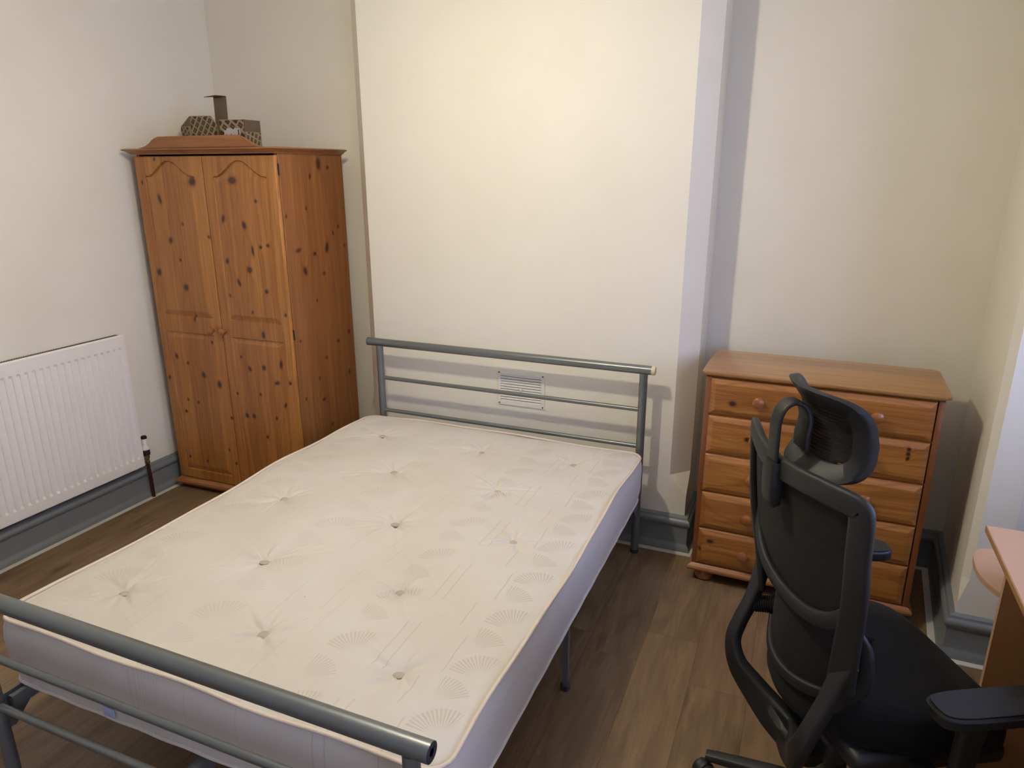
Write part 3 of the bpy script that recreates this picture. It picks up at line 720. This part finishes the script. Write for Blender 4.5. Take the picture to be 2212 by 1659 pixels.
for x in (RW_, -.02):
    lathe('rail_cap', [(.0200, 0), (.0200, .0008), (.018, .0012), (0, -.001)], M_darkcap, bed, 28, Matrix.Translation((x, FY, .6379)) @ Matrix.Rotation(math.radians(90 if x > 0 else -90), 4, 'Y'))
for z in (.4522, .284): tube('footboard_bar', [(P0, FY, z), (P1, FY, z)], .0105, M_steel, bed, 18)
for x in (P0, P1):
    tube('post', [(x, FY, .622), (x, FY, .012)], .0178, M_steel, bed, 22)
    lathe('foot_cap', [(.0185, 0), (.019, .015), (.0178, .018)], M_darkcap, bed, 20, Matrix.Translation((x, FY, 0)))
for sx in (P0-.003, P1+.003):
    s = 1 if sx > .5 else -1
    box('side_rail', min(sx, sx-s*.022), max(sx, sx-s*.022), FY+.03, -.03, .255, .293, M_steel, bed, .002)
    for y, sg in ((-.018, -1), (FY+.018, 1)):
        prism('corner_bracket', [(0, .30), (0, .19), (.02, .19), (.085, .255), (.085, .30)], -.0025, .0025, M_steel, bed, .0008, Matrix.Translation((sx+.004*s, y, 0)) @ Matrix(((0, 0, 1, 0), (sg, 0, 0, 0), (0, 1, 0, 0), (0, 0, 0, 1))))
        lathe('bolt', [(.007, 0), (.007, .003), (.004, .0055), (0, .006)], M_steel, bed, 12, Matrix.Translation((sx+.0065*s, y+sg*.035, .272)) @ Matrix.Rotation(math.radians(90*s), 4, 'Y'))
box('centre_rail', .70, .725, FY+.02, -.02, .235, .275, M_steel, bed, .002)
for k in range(13):
    y = -.12-k*.142
    box('slat', P0+.012, P1-.012, y-.03, y+.03, .279, .2915, M_cream, bed, .001)
for x in (P0+.006, .7125, P1-.006):
    tube('support_leg', [(x, -.971, .24), (x, -.971, .022)], .0125, M_steel, bed, 4)
    lathe('leg_foot', [(.015, 0), (.0165, .004), (.0165, .020), (.0125, .024), (0, .024)], M_darkcap, bed, 16, Matrix.Translation((x, -.971, 0)))

# ================================================================ MATTRESS
MX0, MX1, MY0, MY1 = .012, 1.398, -.040, -1.868
MZ0, MZ1 = .2945, .500
TU = [(.228, -.264), (.743, -.272), (1.156, -.247), (.499, -.601), (.963, -.600), (.247, -.970), (.738, -.976), (1.168, -.938), (.487, -1.349), (.973, -1.335), (.228, -1.642), (.737, -1.640), (1.155, -1.634)]
def mattress_mat():
    n = NT('cream_damask_ticking'); o = n.sep(n.coord()); x, y, z = o
    mask = None
    def add(v):
        nonlocal mask
        mask = v if mask is None else n.math('MAXIMUM', mask, v)
    wx = n.math('ADD', x, n.math('MULTIPLY', n.math('SUBTRACT', n.noise(n.comb(x, y, 0), 9, 2), .5), .012))
    def fans(X0, P, ph, piv, ang, rad, spread, rays, st=1.0, r0=.25):
        """column of fan shapes pivoting at (X0+piv) with period P"""
        c = n.math('DIVIDE', n.math('ADD', y, ph), P)
        fy_ = n.math('MULTIPLY', n.math('SUBTRACT', n.math('FRACT', c), .5), P)
        dx = n.math('SUBTRACT', wx, X0+piv[0]); dy = n.math('SUBTRACT', fy_, piv[1])
        r = n.math('SQRT', n.math('ADD', n.math('MULTIPLY', dx, dx), n.math('MULTIPLY', dy, dy)))
        # rotate so that the fan axis is +x'
        ca, sa = math.cos(ang), math.sin(ang)
        xa = n.math('ADD', n.math('MULTIPLY', dx, ca), n.math('MULTIPLY', dy, sa)); ya = n.math('SUBTRACT', n.math('MULTIPLY', dy, ca), n.math('MULTIPLY', dx, sa))
        th = n.math('ARCTAN2', ya, xa)
        m1 = n.mapr(n.math('ABSOLUTE', th), spread, spread*1.04, 1, 0)
        m2 = n.math('MULTIPLY', n.mapr(r, rad, rad*1.03, 1, 0), n.mapr(r, rad*r0, rad*.6, 0, 1))
        ln = n.mapr(n.math('SINE', n.math('MULTIPLY', th, rays/spread*math.pi)), -.35, .1)
        add(n.math('MULTIPLY', n.math('MULTIPLY', m1, m2), n.math('MULTIPLY', ln, st)))
    for (X0, P, ph, k, s) in ((1.318, .205, .02, 1.0, 1.0), (.985, .232, .09, 1.0, .8), (.56, .27, .15, 1.2, .45), (.15, .24, .05, 1.1, .6)):
        fans(X0, P, ph, (.035*k, -.03), math.radians(128), .088*k, .85, 13, s)
        fans(X0, P, ph+P/2, (-.040*k, -.040), math.radians(66), .092*k, .58, 10, s*.9, .12)
    for X0, P, ph, du, s in ((1.252, .315, .02, .45, 1), (1.212, .315, .16, .35, .9), (1.112, .31, .09, .62, .9), (1.080, .31, .09, .58, .9), (.86, .35, .2, .5, .5), (.82, .35, .1, .6, .5), (.70, .4, .0, .5, .5), (.40, .33, .2, .55, .5), (.36, .33, .1, .45, .5), (.06, .3, .12, .5, .6)):
        c = n.math('FRACT', n.math('DIVIDE', n.math('ADD', y, ph), P))
        add(n.math('MULTIPLY', n.math('MULTIPLY', n.mapr(n.math('ABSOLUTE', n.math('SUBTRACT', wx, X0)), .0012, .0022, 1, 0), n.mapr(c, du, du+.01, 1, 0)), s))
    grime = n.noise(n.comb(x, y, z), 2.2, 4, .6)
    base = n.mix(n.mapr(grime, .35, .7), (*srgb(208, 202, 192), 1), (*srgb(200, 191, 176), 1))
    col = n.mix(n.math('MULTIPLY', mask, .55), base, (*srgb(176, 168, 152), 1))
    dots = n.n('ShaderNodeTexVoronoi', feature='F1'); n.put(dots.inputs['Vector'], n.comb(x, y, z)); dots.inputs['Scale'].default_value = 5
    col = n.mix(n.mapr(dots.outputs['Distance'], .008, .014, .6, 0), col, (*srgb(120, 110, 100), 1))
    n.fin(col, n.math('SUBTRACT', .72, n.math('MULTIPLY', mask, .2)), 0, spec=.3, sheen=.15)
    weave = n.noise(n.comb(x, y, z), 420, 2)
    n.bump(n.math('ADD', n.math('MULTIPLY', weave, .35), n.math('MULTIPLY', mask, -.8)), .0007, .45)
    return n.m
M_tick = mattress_mat()
M_pipe = plain('cream_piping', srgb(218, 202, 184), .7, 0, 300, .0004, .1)
M_tuft = plain('tuft_rosette', srgb(182, 172, 156), .8, 0, 200, .0008, .2)
mat_t = thing('mattress', 'cream damask double mattress with tufted buttons lying on the metal bed frame', 'mattress', (BX, BY, 0))
R_ = .058
def wob(s, k=0.0): return .0045*math.sin(s*7.3+k)+.003*math.sin(s*17.1+1.3+k)
def corner_map(x, y):
    cx, cy = (MX0+MX1)/2, (MY0+MY1)/2; hx, hy = (MX1-MX0)/2, (MY0-MY1)/2
    dx, dy = x-cx, y-cy; ax = np.maximum(np.abs(dx)-(hx-R_), 0)/R_; ay = np.maximum(np.abs(dy)-(hy-R_), 0)/R_
    nx = ax*np.sqrt(1-ay**2/2); ny = ay*np.sqrt(1-ax**2/2)
    X = np.where(ax > 0, np.sign(dx)*(hx-R_+R_*nx), dx); Y = np.where(ay > 0, np.sign(dy)*(hy-R_+R_*ny), dy)
    return X+cx, Y+cy
def build_mattress():
    nx, ny = 280, 366
    # finer rows near the rim
    def spaced(a, b, n):
        t = np.linspace(0, 1, n); return a+(b-a)*t
    xs = spaced(MX0, MX1, nx); ys = spaced(MY1, MY0, ny)
    X, Y = np.meshgrid(xs, ys); e = np.minimum(np.minimum(X-MX0, MX1-X), np.minimum(Y-MY1, MY0-Y))
    X, Y = corner_map(X, Y)
    Z = MZ1-.004+.013*(1-np.exp(-np.clip(e-.004, 0, 1)/.028))
    rng = np.random.RandomState(3)
    for i, (tx, ty) in enumerate(TU):
        dx, dy = X-tx, Y-ty; r = np.sqrt(dx*dx+dy*dy)+1e-6; th = np.arctan2(dy, dx)
        Z -= .011*np.exp(-(r/.022)**2)+.010*np.exp(-r/.05)+.004*np.exp(-(r/.16)**2)
        ph = rng.rand(4)*6.28
        wr = np.sin(5*th+ph[0])+.7*np.sin(9*th+ph[1]+3*r)+.5*np.sin(14*th+ph[2])
        Z += .0030*wr*np.exp(-((r-.045)/.045)**2)*np.clip(r/.03, 0, 1)
        # sharper pulls toward neighbouring tufts
        for a in (ph[3], ph[3]+2.1, ph[3]+3.9, .9, 2.6, -2.4):
            d = np.abs(np.sin((th-a)/2))*2*r; along = np.cos(th-a) > 0
            Z -= np.where(along, .0038*np.exp(-(d/.006)**2)*np.exp(-r/.10)*np.clip(r/.02, 0, 1), 0)
            Z += np.where(along, .0024*np.exp(-((d-.010)/.006)**2)*np.exp(-r/.10)*np.clip(r/.02, 0, 1), 0)
    # soft undulation of the padding
    Z += .0045*np.sin(X*9.0+1.2*np.sin(Y*5))*np.sin(Y*8.0+.7)+.0012*np.sin(X*31+3*np.sin(Y*11))*np.sin(Y*13+X*7)
    # faint creases
    V = [np.stack([X, Y, Z], -1).reshape(-1, 3)]
    idx = np.arange(nx*ny).reshape(ny, nx)
    F = np.stack([idx[:-1, :-1], idx[:-1, 1:], idx[1:, 1:], idx[1:, :-1]], -1).reshape(-1, 4).tolist()
    ring = np.array(list(idx[0, :])+list(idx[1:, -1])+list(idx[-1, -2::-1])+list(idx[-2:0:-1, 0]))
    B = V[0][ring]; n = len(ring)
    T = np.roll(B, -1, 0)-np.roll(B, 1, 0); T[:, 2] = 0; T /= np.linalg.norm(T, axis=1)[:, None]; N = np.stack([T[:, 1], -T[:, 0], 0*T[:, 0]], -1)
    s = np.cumsum(np.linalg.norm(np.roll(B, -1, 0)-B, axis=1))
    wb = .0035*np.sin(s*6.3)+.0022*np.sin(s*14.7+1)
    zw = .0045*np.sin(s*5.1+.6)+.0025*np.sin(s*12.3)
    # move rim of the top with the wobble
    V[0][ring] = B+N*wb[:, None]; V[0][ring, 2] = MZ1+zw
    prev = ring; off = nx*ny; rings = []
    for k, (q, bul) in enumerate(((.04, .003), (.15, .010), (.3, .013), (.5, .012), (.7, .010), (.85, .004), (.96, 0), (1.0, 0))):
        zz = MZ1+zw*(1-q)-(MZ1-MZ0)*q
        P = B+N*(wb*(1-q)+bul+.0025*np.sin(s*9+q*5)*math.sin(math.pi*q))[:, None]; P[:, 2] = zz
        if q == 1.0: zz[:] = MZ0; P[:, 2] = MZ0
        V.append(P); cur = np.arange(off, off+n); off += n
        for i in range(n): j = (i+1) % n; F.append((prev[i], cur[i], cur[j], prev[j]))
        prev = cur
    F.append(list(prev))
    V = np.vstack(V)
    o = obj_from('mattress_body', V, F, M_tick, mat_t, True)
    top = [tuple(p_) for p_ in (B+N*(wb+.001)[:, None])]
    tp = [(a[0], a[1], MZ1+zz) for a, zz in zip(top, zw)][::4]
    bt = [(a[0], a[1], MZ0+.007+.0015*math.sin(i*.2)) for i, a in enumerate((B+N*.002))][::4]
    return tp, bt
tp, bt = build_mattress()
tube('piping', tp, .0052, M_pipe, mat_t, 10, closed=True)
tube('piping', bt, .0050, M_tick, mat_t, 10, closed=True)
for i, (tx, ty) in enumerate(TU):
    rr = [(.013, -.003), (.0165, .0020), (.0125, .0052), (.004, .0064), (0, .0064)]
    lathe('tuft_button', rr, M_tuft, mat_t, 12, Matrix.Translation((tx, ty, MZ1-.0125)) @ Matrix.Rotation(.25*math.sin(i*3), 4, 'X'))
sl = box('care_label', .405, .445, MY1-.0145, MY1-.0125, .318, .345, plain('pale_blue_label', srgb(168, 180, 214), .6), mat_t, .0005); relabel(sl, 'small pale blue label')

# ================================================================ DESK (end seen at the right edge)
DX0, DYE = 2.605, -.88
dk = thing('desk', 'beech laminate computer desk at the right edge of the room beside the office chair', 'desk', (DX0, DYE, 0))
DTH = .018
prism('desktop', [(0, -.0), (0, -1.35), (.55, -1.35), (.55, 0)], .732, .7495, M_beech, dk, .0012)
box('edge_strip', -.0015, .0, -1.349, -.001, .7325, .749, M_beechEdge, dk, .0005)
box('gable', .035, .50, -.128, -.110, 0, .732, plain('beech_panel', srgb(150, 105, 64), .5, 0, 60, .0002, .12), dk, .001)
box('gable', .035, .50, -1.24, -1.222, 0, .732, dk.children[-1].data.materials[0], dk, .001)
box('gable_edge', .034, .035, -.128, -.110, 0, .731, M_beech, dk)
box('modesty_panel', .44, .456, -1.222, -.128, .30, .732, dk.children[2].data.materials[0], dk)
cv = [tuple(v)[:2] for v in crom([(.034, -.1095, 0), (.022, -.09, 0), (.006, -.05, 0), (-.001, 0, 0), (.001, .055, 0), (.010, .10, 0), (.028, .132, 0), (.06, .145, 0)], 5)]
cv += [(.5, .145), (.5, -.1095)]
prism('end_shelf', cv, .598, .614, M_beech, dk, .001)

# ================================================================ OFFICE CHAIR
CO = (2.289, -1.279)
oc = thing('office_chair', 'black mesh high-back office chair with headrest and armrests facing the desk', 'chair', (CO[0], CO[1], 0), math.radians(-61))
def fb(r, z=.9):
    """front-back position of the back surface"""
    zz = np.interp(z, [.55, .60, .66, .74, .82, .95, 1.06], [-.150, -.146, -.150, -.165, -.178, -.192, -.200])
    return float(zz) - float(np.interp(z, [.70, 1.05], [.032, .055]))*(1-min(1, abs(r)/.24)**2)
def bnorm(p, t=None):
    r = p[0]; s = -.055*(-2*r/.24**2); return Vector((-s, 1, 0)).normalized()
def in_plane(p, t): return bnorm(p).cross(t)
def mesh_mat(name, axis, freq, cover):
    n = NT(name); o = n.sep(n.coord()); a = o[{'X': 0, 'Y': 1, 'Z': 2}[axis]]
    w = n.math('SINE', n.math('MULTIPLY', a, 2*math.pi*freq))
    wx_ = n.math('SINE', n.math('MULTIPLY', o[0], 2*math.pi*700))
    al = n.math('MAXIMUM', n.mapr(w, -.25, .05, 0, 1), n.mapr(wx_, .55, .8, 0, 1))
    n.fin((*srgb(14, 13, 14), 1), .85, 0, alpha=n.math('MAXIMUM', al, cover)); return n.m
M_mesh = mesh_mat('black_mesh_fabric', 'Z', 240, .8)
M_mesh2 = mesh_mat('headrest_mesh_fabric', 'Z', 120, .7)
# -- upper back frame: both uprights and the top bar in one loop
L = [(-.196, 0, .61), (-.208, 0, .70), (-.234, 0, .84), (-.238, 0, .95), (-.237, 0, 1.03), (-.222, 0, 1.055), (-.17, 0, 1.062), (-.09, 0, 1.052), (0, 0, 1.047), (.09, 0, 1.052), (.17, 0, 1.055), (.230, 0, 1.052), (.240, 0, 1.030), (.238, 0, .95), (.234, 0, .84), (.208, 0, .70), (.196, 0, .61)]
L = [(r*.985, fb(r*.985, z), z) for r, _, z in L]
bf = ribbon('back_frame', L, [.064, .058, .054, .052, .052, .05, .05, .05, .05, .05, .05, .05, .052, .052, .054, .060, .066], .020, in_plane, M_chair, oc, n=7, power=.45)
Cb = [(-.215, 0, .83), (-.20, 0, .775), (-.15, 0, .735), (-.08, 0, .712), (0, 0, .704), (.08, 0, .710), (.15, 0, .732), (.20, 0, .775), (.215, 0, .83)]
Cb = [(-.218, -.172, .85), (-.185, -.186, .789), (-.111, -.197, .738), (-.01, -.200, .720), (.095, -.197, .729), (.166, -.190, .757), (.20, -.174, .790)]
ribbon('lower_crossbar', Cb, .036, .017, in_plane, M_chair, oc, n=6, power=.45)
def surf_grid(name, rs, zs, ff, mat, keep=None, th=.002):
    V = []; idx = {}; F = []
    for j, z in enumerate(zs):
        for i, r in enumerate(rs): V.append((r, ff(r, z), z))
    n = len(rs)
    for j in range(len(zs)-1):
        for i in range(n-1):
            rc = (rs[i]+rs[i+1])/2; zc_ = (zs[j]+zs[j+1])/2
            if keep is None or keep(rc, zc_): a = j*n+i; F.append((a, a+1, a+1+n, a+n))
    o = obj_from(name, V, F, mat, oc, True)
    mo = o.modifiers.new('thick', 'SOLIDIFY'); mo.thickness = th; mo.offset = 0
    return o
def zlow(r): return float(np.interp(abs(r), [0, .10, .18, .21, .23], [.722, .732, .775, .82, .86]))
surf_grid('back_mesh', np.linspace(-.216, .216, 30), np.linspace(.70, 1.05, 40), lambda r, z: fb(r, z)+.006, M_mesh, lambda r, z: z > zlow(r) and not (z > 1.03 and abs(r) > .2))
# -- lumbar section, carried slightly forward
def fl(r, z): return -.075 - .095*(1-min(1, abs(r)/.2)**2) + .10*(z-.60)**2*0 - .02*math.cos((z-.6)*9)
Lb = [(-.185, .70), (-.195, .64), (-.190, .585), (-.155, .545), (-.08, .520), (0, .512), (.08, .520), (.155, .545), (.190, .585), (.195, .64), (.180, .70), (.15, .715)]
Lb = [(r, fl(r, z)-.006, z) for r, z in Lb]
ribbon('lumbar_frame', Lb, .030, .018, lambda p_, t: Vector((-2*.095*p_[0]/.04, 1, 0)).cross(t), M_chair, oc, n=6, power=.5)
surf_grid('lumbar_mesh', np.linspace(-.19, .19, 24), np.linspace(.512, .72, 22), fl, M_mesh, lambda r, z: z > float(np.interp(abs(r), [0, .08, .145, .178, .19], [.512, .52, .545, .585, .64])))
# back rest lower pad between lumbar frame and seat
pad = [(-.17, .525), (-.165, .46), (-.12, .43), (0, .42), (.12, .43), (.165, .46), (.17, .525)]
g = bmesh.new(); rows_ = []
for t, dz, df in ((0, 0, -.030), (.5, -.02, -.048), (1, 0, -.075), (1, .02, -.075)):
    pass
rows_ = [[(r, fl(r, .52)+a+.022, z+b) for r, z in [(-.150+.30*i/14, .0) for i in range(15)]] for a, b in ((.0, .555), (-.022, .50), (-.030, .455), (-.018, .425), (.02, .42), (.05, .44), (.045, .50), (.03, .55))]
vs = [[g.verts.new(q) for q in row] for row in rows_]
for A, B in zip(vs, vs[1:]+vs[:1]):
    for i in range(14): g.faces.new((A[i], A[i+1], B[i+1], B[i]))
g.faces.new([q[0] for q in vs][::-1]); g.faces.new([q[-1] for q in vs])
obj_bm('lumbar_pad', g, M_fabric, oc, smooth=True)
# -- bellows joints
for s in (-1, 1):
    p0, p1 = Vector((s*.190, -.178, .56)), Vector((s*.150, -.120, .575))
    P, Rr_ = [], []
    for i in range(25):
        t = i/24; P.append(p0.lerp(p1, t)); Rr_.append(.021+(.003 if i % 2 else -.001))
    tube('bellows', P, Rr_, M_black, oc, 18)
# -- Y-shaped support behind the back
for s in (-1, 1):
    A = [(s*.204, -.153, .68), (s*.194, -.168, .62), (s*.192, -.186, .56), (s*.192, -.208, .505), (s*.186, -.224, .45), (s*.158, -.218, .395), (s*.110, -.188, .350), (s*.055, -.160, .318), (-s*.010, -.138, .300)]
    ribbon('support_arm', A, [.052, .048, .044, .043, .046, .058, .075, .088, .085], [.022, .024, .026, .028, .030, .034, .040, .046, .046],
           lambda p_, t: Vector((0, -.93, .36)).cross(t), M_chair, oc, n=7, power=.45)
ribbon('support_spine', [(0, -.182, .350), (0, -.168, .334), (0, -.146, .308), (0, -.115, .288), (0, -.05, .312), (0, .03, .36)], [.07, .15, .19, .17, .14, .12], [.018, .036, .052, .055, .05, .05], lambda p_, t: (1, 0, 0), M_chair, oc, n=6, power=.45)
# -- headrest bracket, strap and headrest
ribbon('headrest_socket', [(0, -.262, 1.06), (0, -.264, 1.02), (0, -.262, .975), (0, -.257, .955)], [.050, .050, .048, .040], [.036, .034, .030, .022], lambda p_, t: (1, 0, 0), M_chair, oc, n=5, power=.4)
ribbon('headrest_strap', [(0, -.268, 1.03), (0, -.270, 1.10), (0, -.270, 1.155), (0, -.260, 1.185), (0, -.238, 1.197), (0, -.215, 1.187), (0, -.203, 1.16), (0, -.206, 1.12), (0, -.205, 1.09)], [.040, .040, .040, .040, .040, .044, .050, .056, .056], [.010, .010, .010, .010, .010, .012, .014, .016, .014], lambda p_, t: (1, 0, 0), M_chair, oc, n=5, power=.4)
HW_ = .133; HZ0_, HZ1_ = 1.045, 1.238
def fh(r, z):
    zc_ = (z-1.125)/.1
    return -.128 - .055*(1-min(1, abs(r)/HW_)**2) - .034*zc_*zc_ - (.02*max(0, -zc_)**2)
def head_pt(u, v, d=0):
    """u,v in -1..1 superellipse outline"""
    return (u*HW_+.014, fh(u*HW_, 1.1415+v*.0965)+d, 1.1415+v*.0965)
g = bmesh.new(); N_ = 72; rings = []
for (k, dd) in ((1.0, -.006), (.985, -.013), (.93, -.013), (.62, -.009), (.60, -.004), (.62, .004), (.93, .010), (1.0, .006)):
    ring = []
    for i in range(N_):
        a = 2*math.pi*i/N_; c, s = math.cos(a), math.sin(a); pw = .36
        u = math.copysign(abs(c)**pw, c); v = math.copysign(abs(s)**pw, s)
        ku = k if k > .9 else (.74 if k == .60 else .76); kv = k if k > .9 else (.60 if k == .60 else .62)
        ring.append(g.verts.new(head_pt(u*ku, v*kv, dd)))
    rings.append(ring)
for A, B in zip(rings, rings[1:]+rings[:1]):
    for i in range(N_): g.faces.new((A[i], A[(i+1) % N_], B[(i+1) % N_], B[i]))
obj_bm('headrest_frame', g, M_chair, oc, angle=50)
surf_grid('headrest_mesh', np.linspace(-.095, .119, 20), np.linspace(1.078, 1.205, 16), lambda r, z: fh(r, z)+.0, M_mesh2, lambda r, z: (abs(r-.012)/.107)**4+(abs(z-1.1415)/.064)**4 < 1.0)
# -- seat
g = bmesh.new()
def seat_out(a, k=1.0):
    c, s = math.cos(a), math.sin(a); r = math.copysign(abs(c)**.5, c)*.250*k; f = math.copysign(abs(s)**.55, s)
    r *= .84 if s < -.3 else (1 if s > .3 else .92+.08*s/.3)
    f = f*.210*k+.077
    return r, f
N_ = 64; rings = []
for k, z in ((.90, .415), (.97, .425), (1.0, .45), (1.0, .475), (.975, .498), (.93, .510), (.80, .516), (.5, .512), (.2, .508)):
    ring = []
    for i in range(N_):
        r, f = seat_out(2*math.pi*i/N_, k); zz = z - (.028*max(0, (f-.15)/.13)**2 if z > .44 else 0)+(.010*(abs(r)/.25)**2 if z > .49 else 0)
        ring.append(g.verts.new((r, f, zz)))
    rings.append(ring)
for A, B in zip(rings, rings[1:]):
    for i in range(N_): g.faces.new((A[i], A[(i+1) % N_], B[(i+1) % N_], B[i]))
g.faces.new(rings[0][::-1]); g.faces.new(rings[-1])
obj_bm('seat', g, M_fabric, oc, smooth=True)
box('seat_shell', -.215, .215, -.105, .265, .368, .421, M_black, oc, .02, 3)
box('tilt_mechanism', -.12, .12, -.11, .18, .300, .372, M_black, oc, .018, 3)
# -- armrests
for s in (-1, 1):
    x = s*.328
    pr = []
    for i in range(28):
        a = 2*math.pi*i/28; c, sn = math.cos(a), math.sin(a)
        pr.append((x+math.copysign(abs(c)**.6, c)*.046, .085+math.copysign(abs(sn)**.42, sn)*.135))
    ap = prism('armrest', pr, .630, .662, M_chair, oc, .007, seg=3)
    if s < 0:   # this pad is swivelled inward
        pv = Matrix.Translation((x, .0, 0)) @ Matrix.Rotation(math.radians(-14), 4, 'Z') @ Matrix.Translation((-x, .04, 0)); ap.data.transform(pv)
    ribbon('arm_post', [(x-s*.01, .06, .634), (x-s*.012, .055, .55), (x-s*.015, .05, .46), (x-s*.04, .045, .415), (x-s*.10, .04, .402), (x-s*.17, .04, .402)], [.06, .055, .05, .05, .055, .055], [.028, .026, .026, .024, .02, .018], lambda p_, t: (0, 1, 0), M_black, oc, n=5, power=.5)
# -- gas column, five-star base, castors
lathe('gas_column', [(.025, .10), (.027, .12), (.027, .27), (.020, .275), (.018, .345), (0, .345)], M_black, oc, 24)
lathe('base_hub', [(.030, .055), (.042, .065), (.045, .105), (.034, .122), (0, .122)], M_black, oc, 24)
A0 = math.radians(176-29+90)     # local direction of the castor nearest the bed
for k in range(5):
    a = A0+k*math.radians(72); d = Vector((math.cos(a), math.sin(a), 0))
    lg = ribbon('base_leg', [d*.03+Vector((0, 0, .092)), d*.15+Vector((0, 0, .088)), d*.27+Vector((0, 0, .078)), d*.325+Vector((0, 0, .072))], [.05, .042, .034, .030], [.040, .034, .026, .022], lambda p_, t: Vector((0, 0, 1)).cross(t), M_black, oc, n=5, power=.45)
    ca = thing_c = bpy.data.objects.new('castor', None)
    bpy.data.objects.remove(ca)
    q = d*.315; sw = a+.9+k*1.3; e = Vector((math.cos(sw), math.sin(sw), 0)); sd = Vector((-e.y, e.x, 0)); c = q+e*.015
    g = bmesh.new(); bm_lathe(g, [(.006, 0), (.006, .03), (0, .03)], 12, Matrix.Translation(q+Vector((0, 0, .045))))
    for s in (-1, 1):
        M = Matrix.Translation(c+sd*(s*.016)+Vector((0, 0, .0265))) @ sd.to_track_quat('Z', 'Y').to_matrix().to_4x4()
        bm_lathe(g, [(.018, -.0095), (.0245, -.0085), (.0262, -.004), (.0262, .004), (.0245, .0085), (.018, .0095)], 24, M)
    # hood over the twin wheels
    M = Matrix.Translation(c+Vector((0, 0, .0265))) @ sd.to_track_quat('Z', 'Y').to_matrix().to_4x4()
    bm_lathe(g, [(.0215, -.0065), (.0285, -.006), (.0285, .006), (.0215, .0065)], 24, M)
    obj_bm('castor', g, M_black, oc, angle=40)
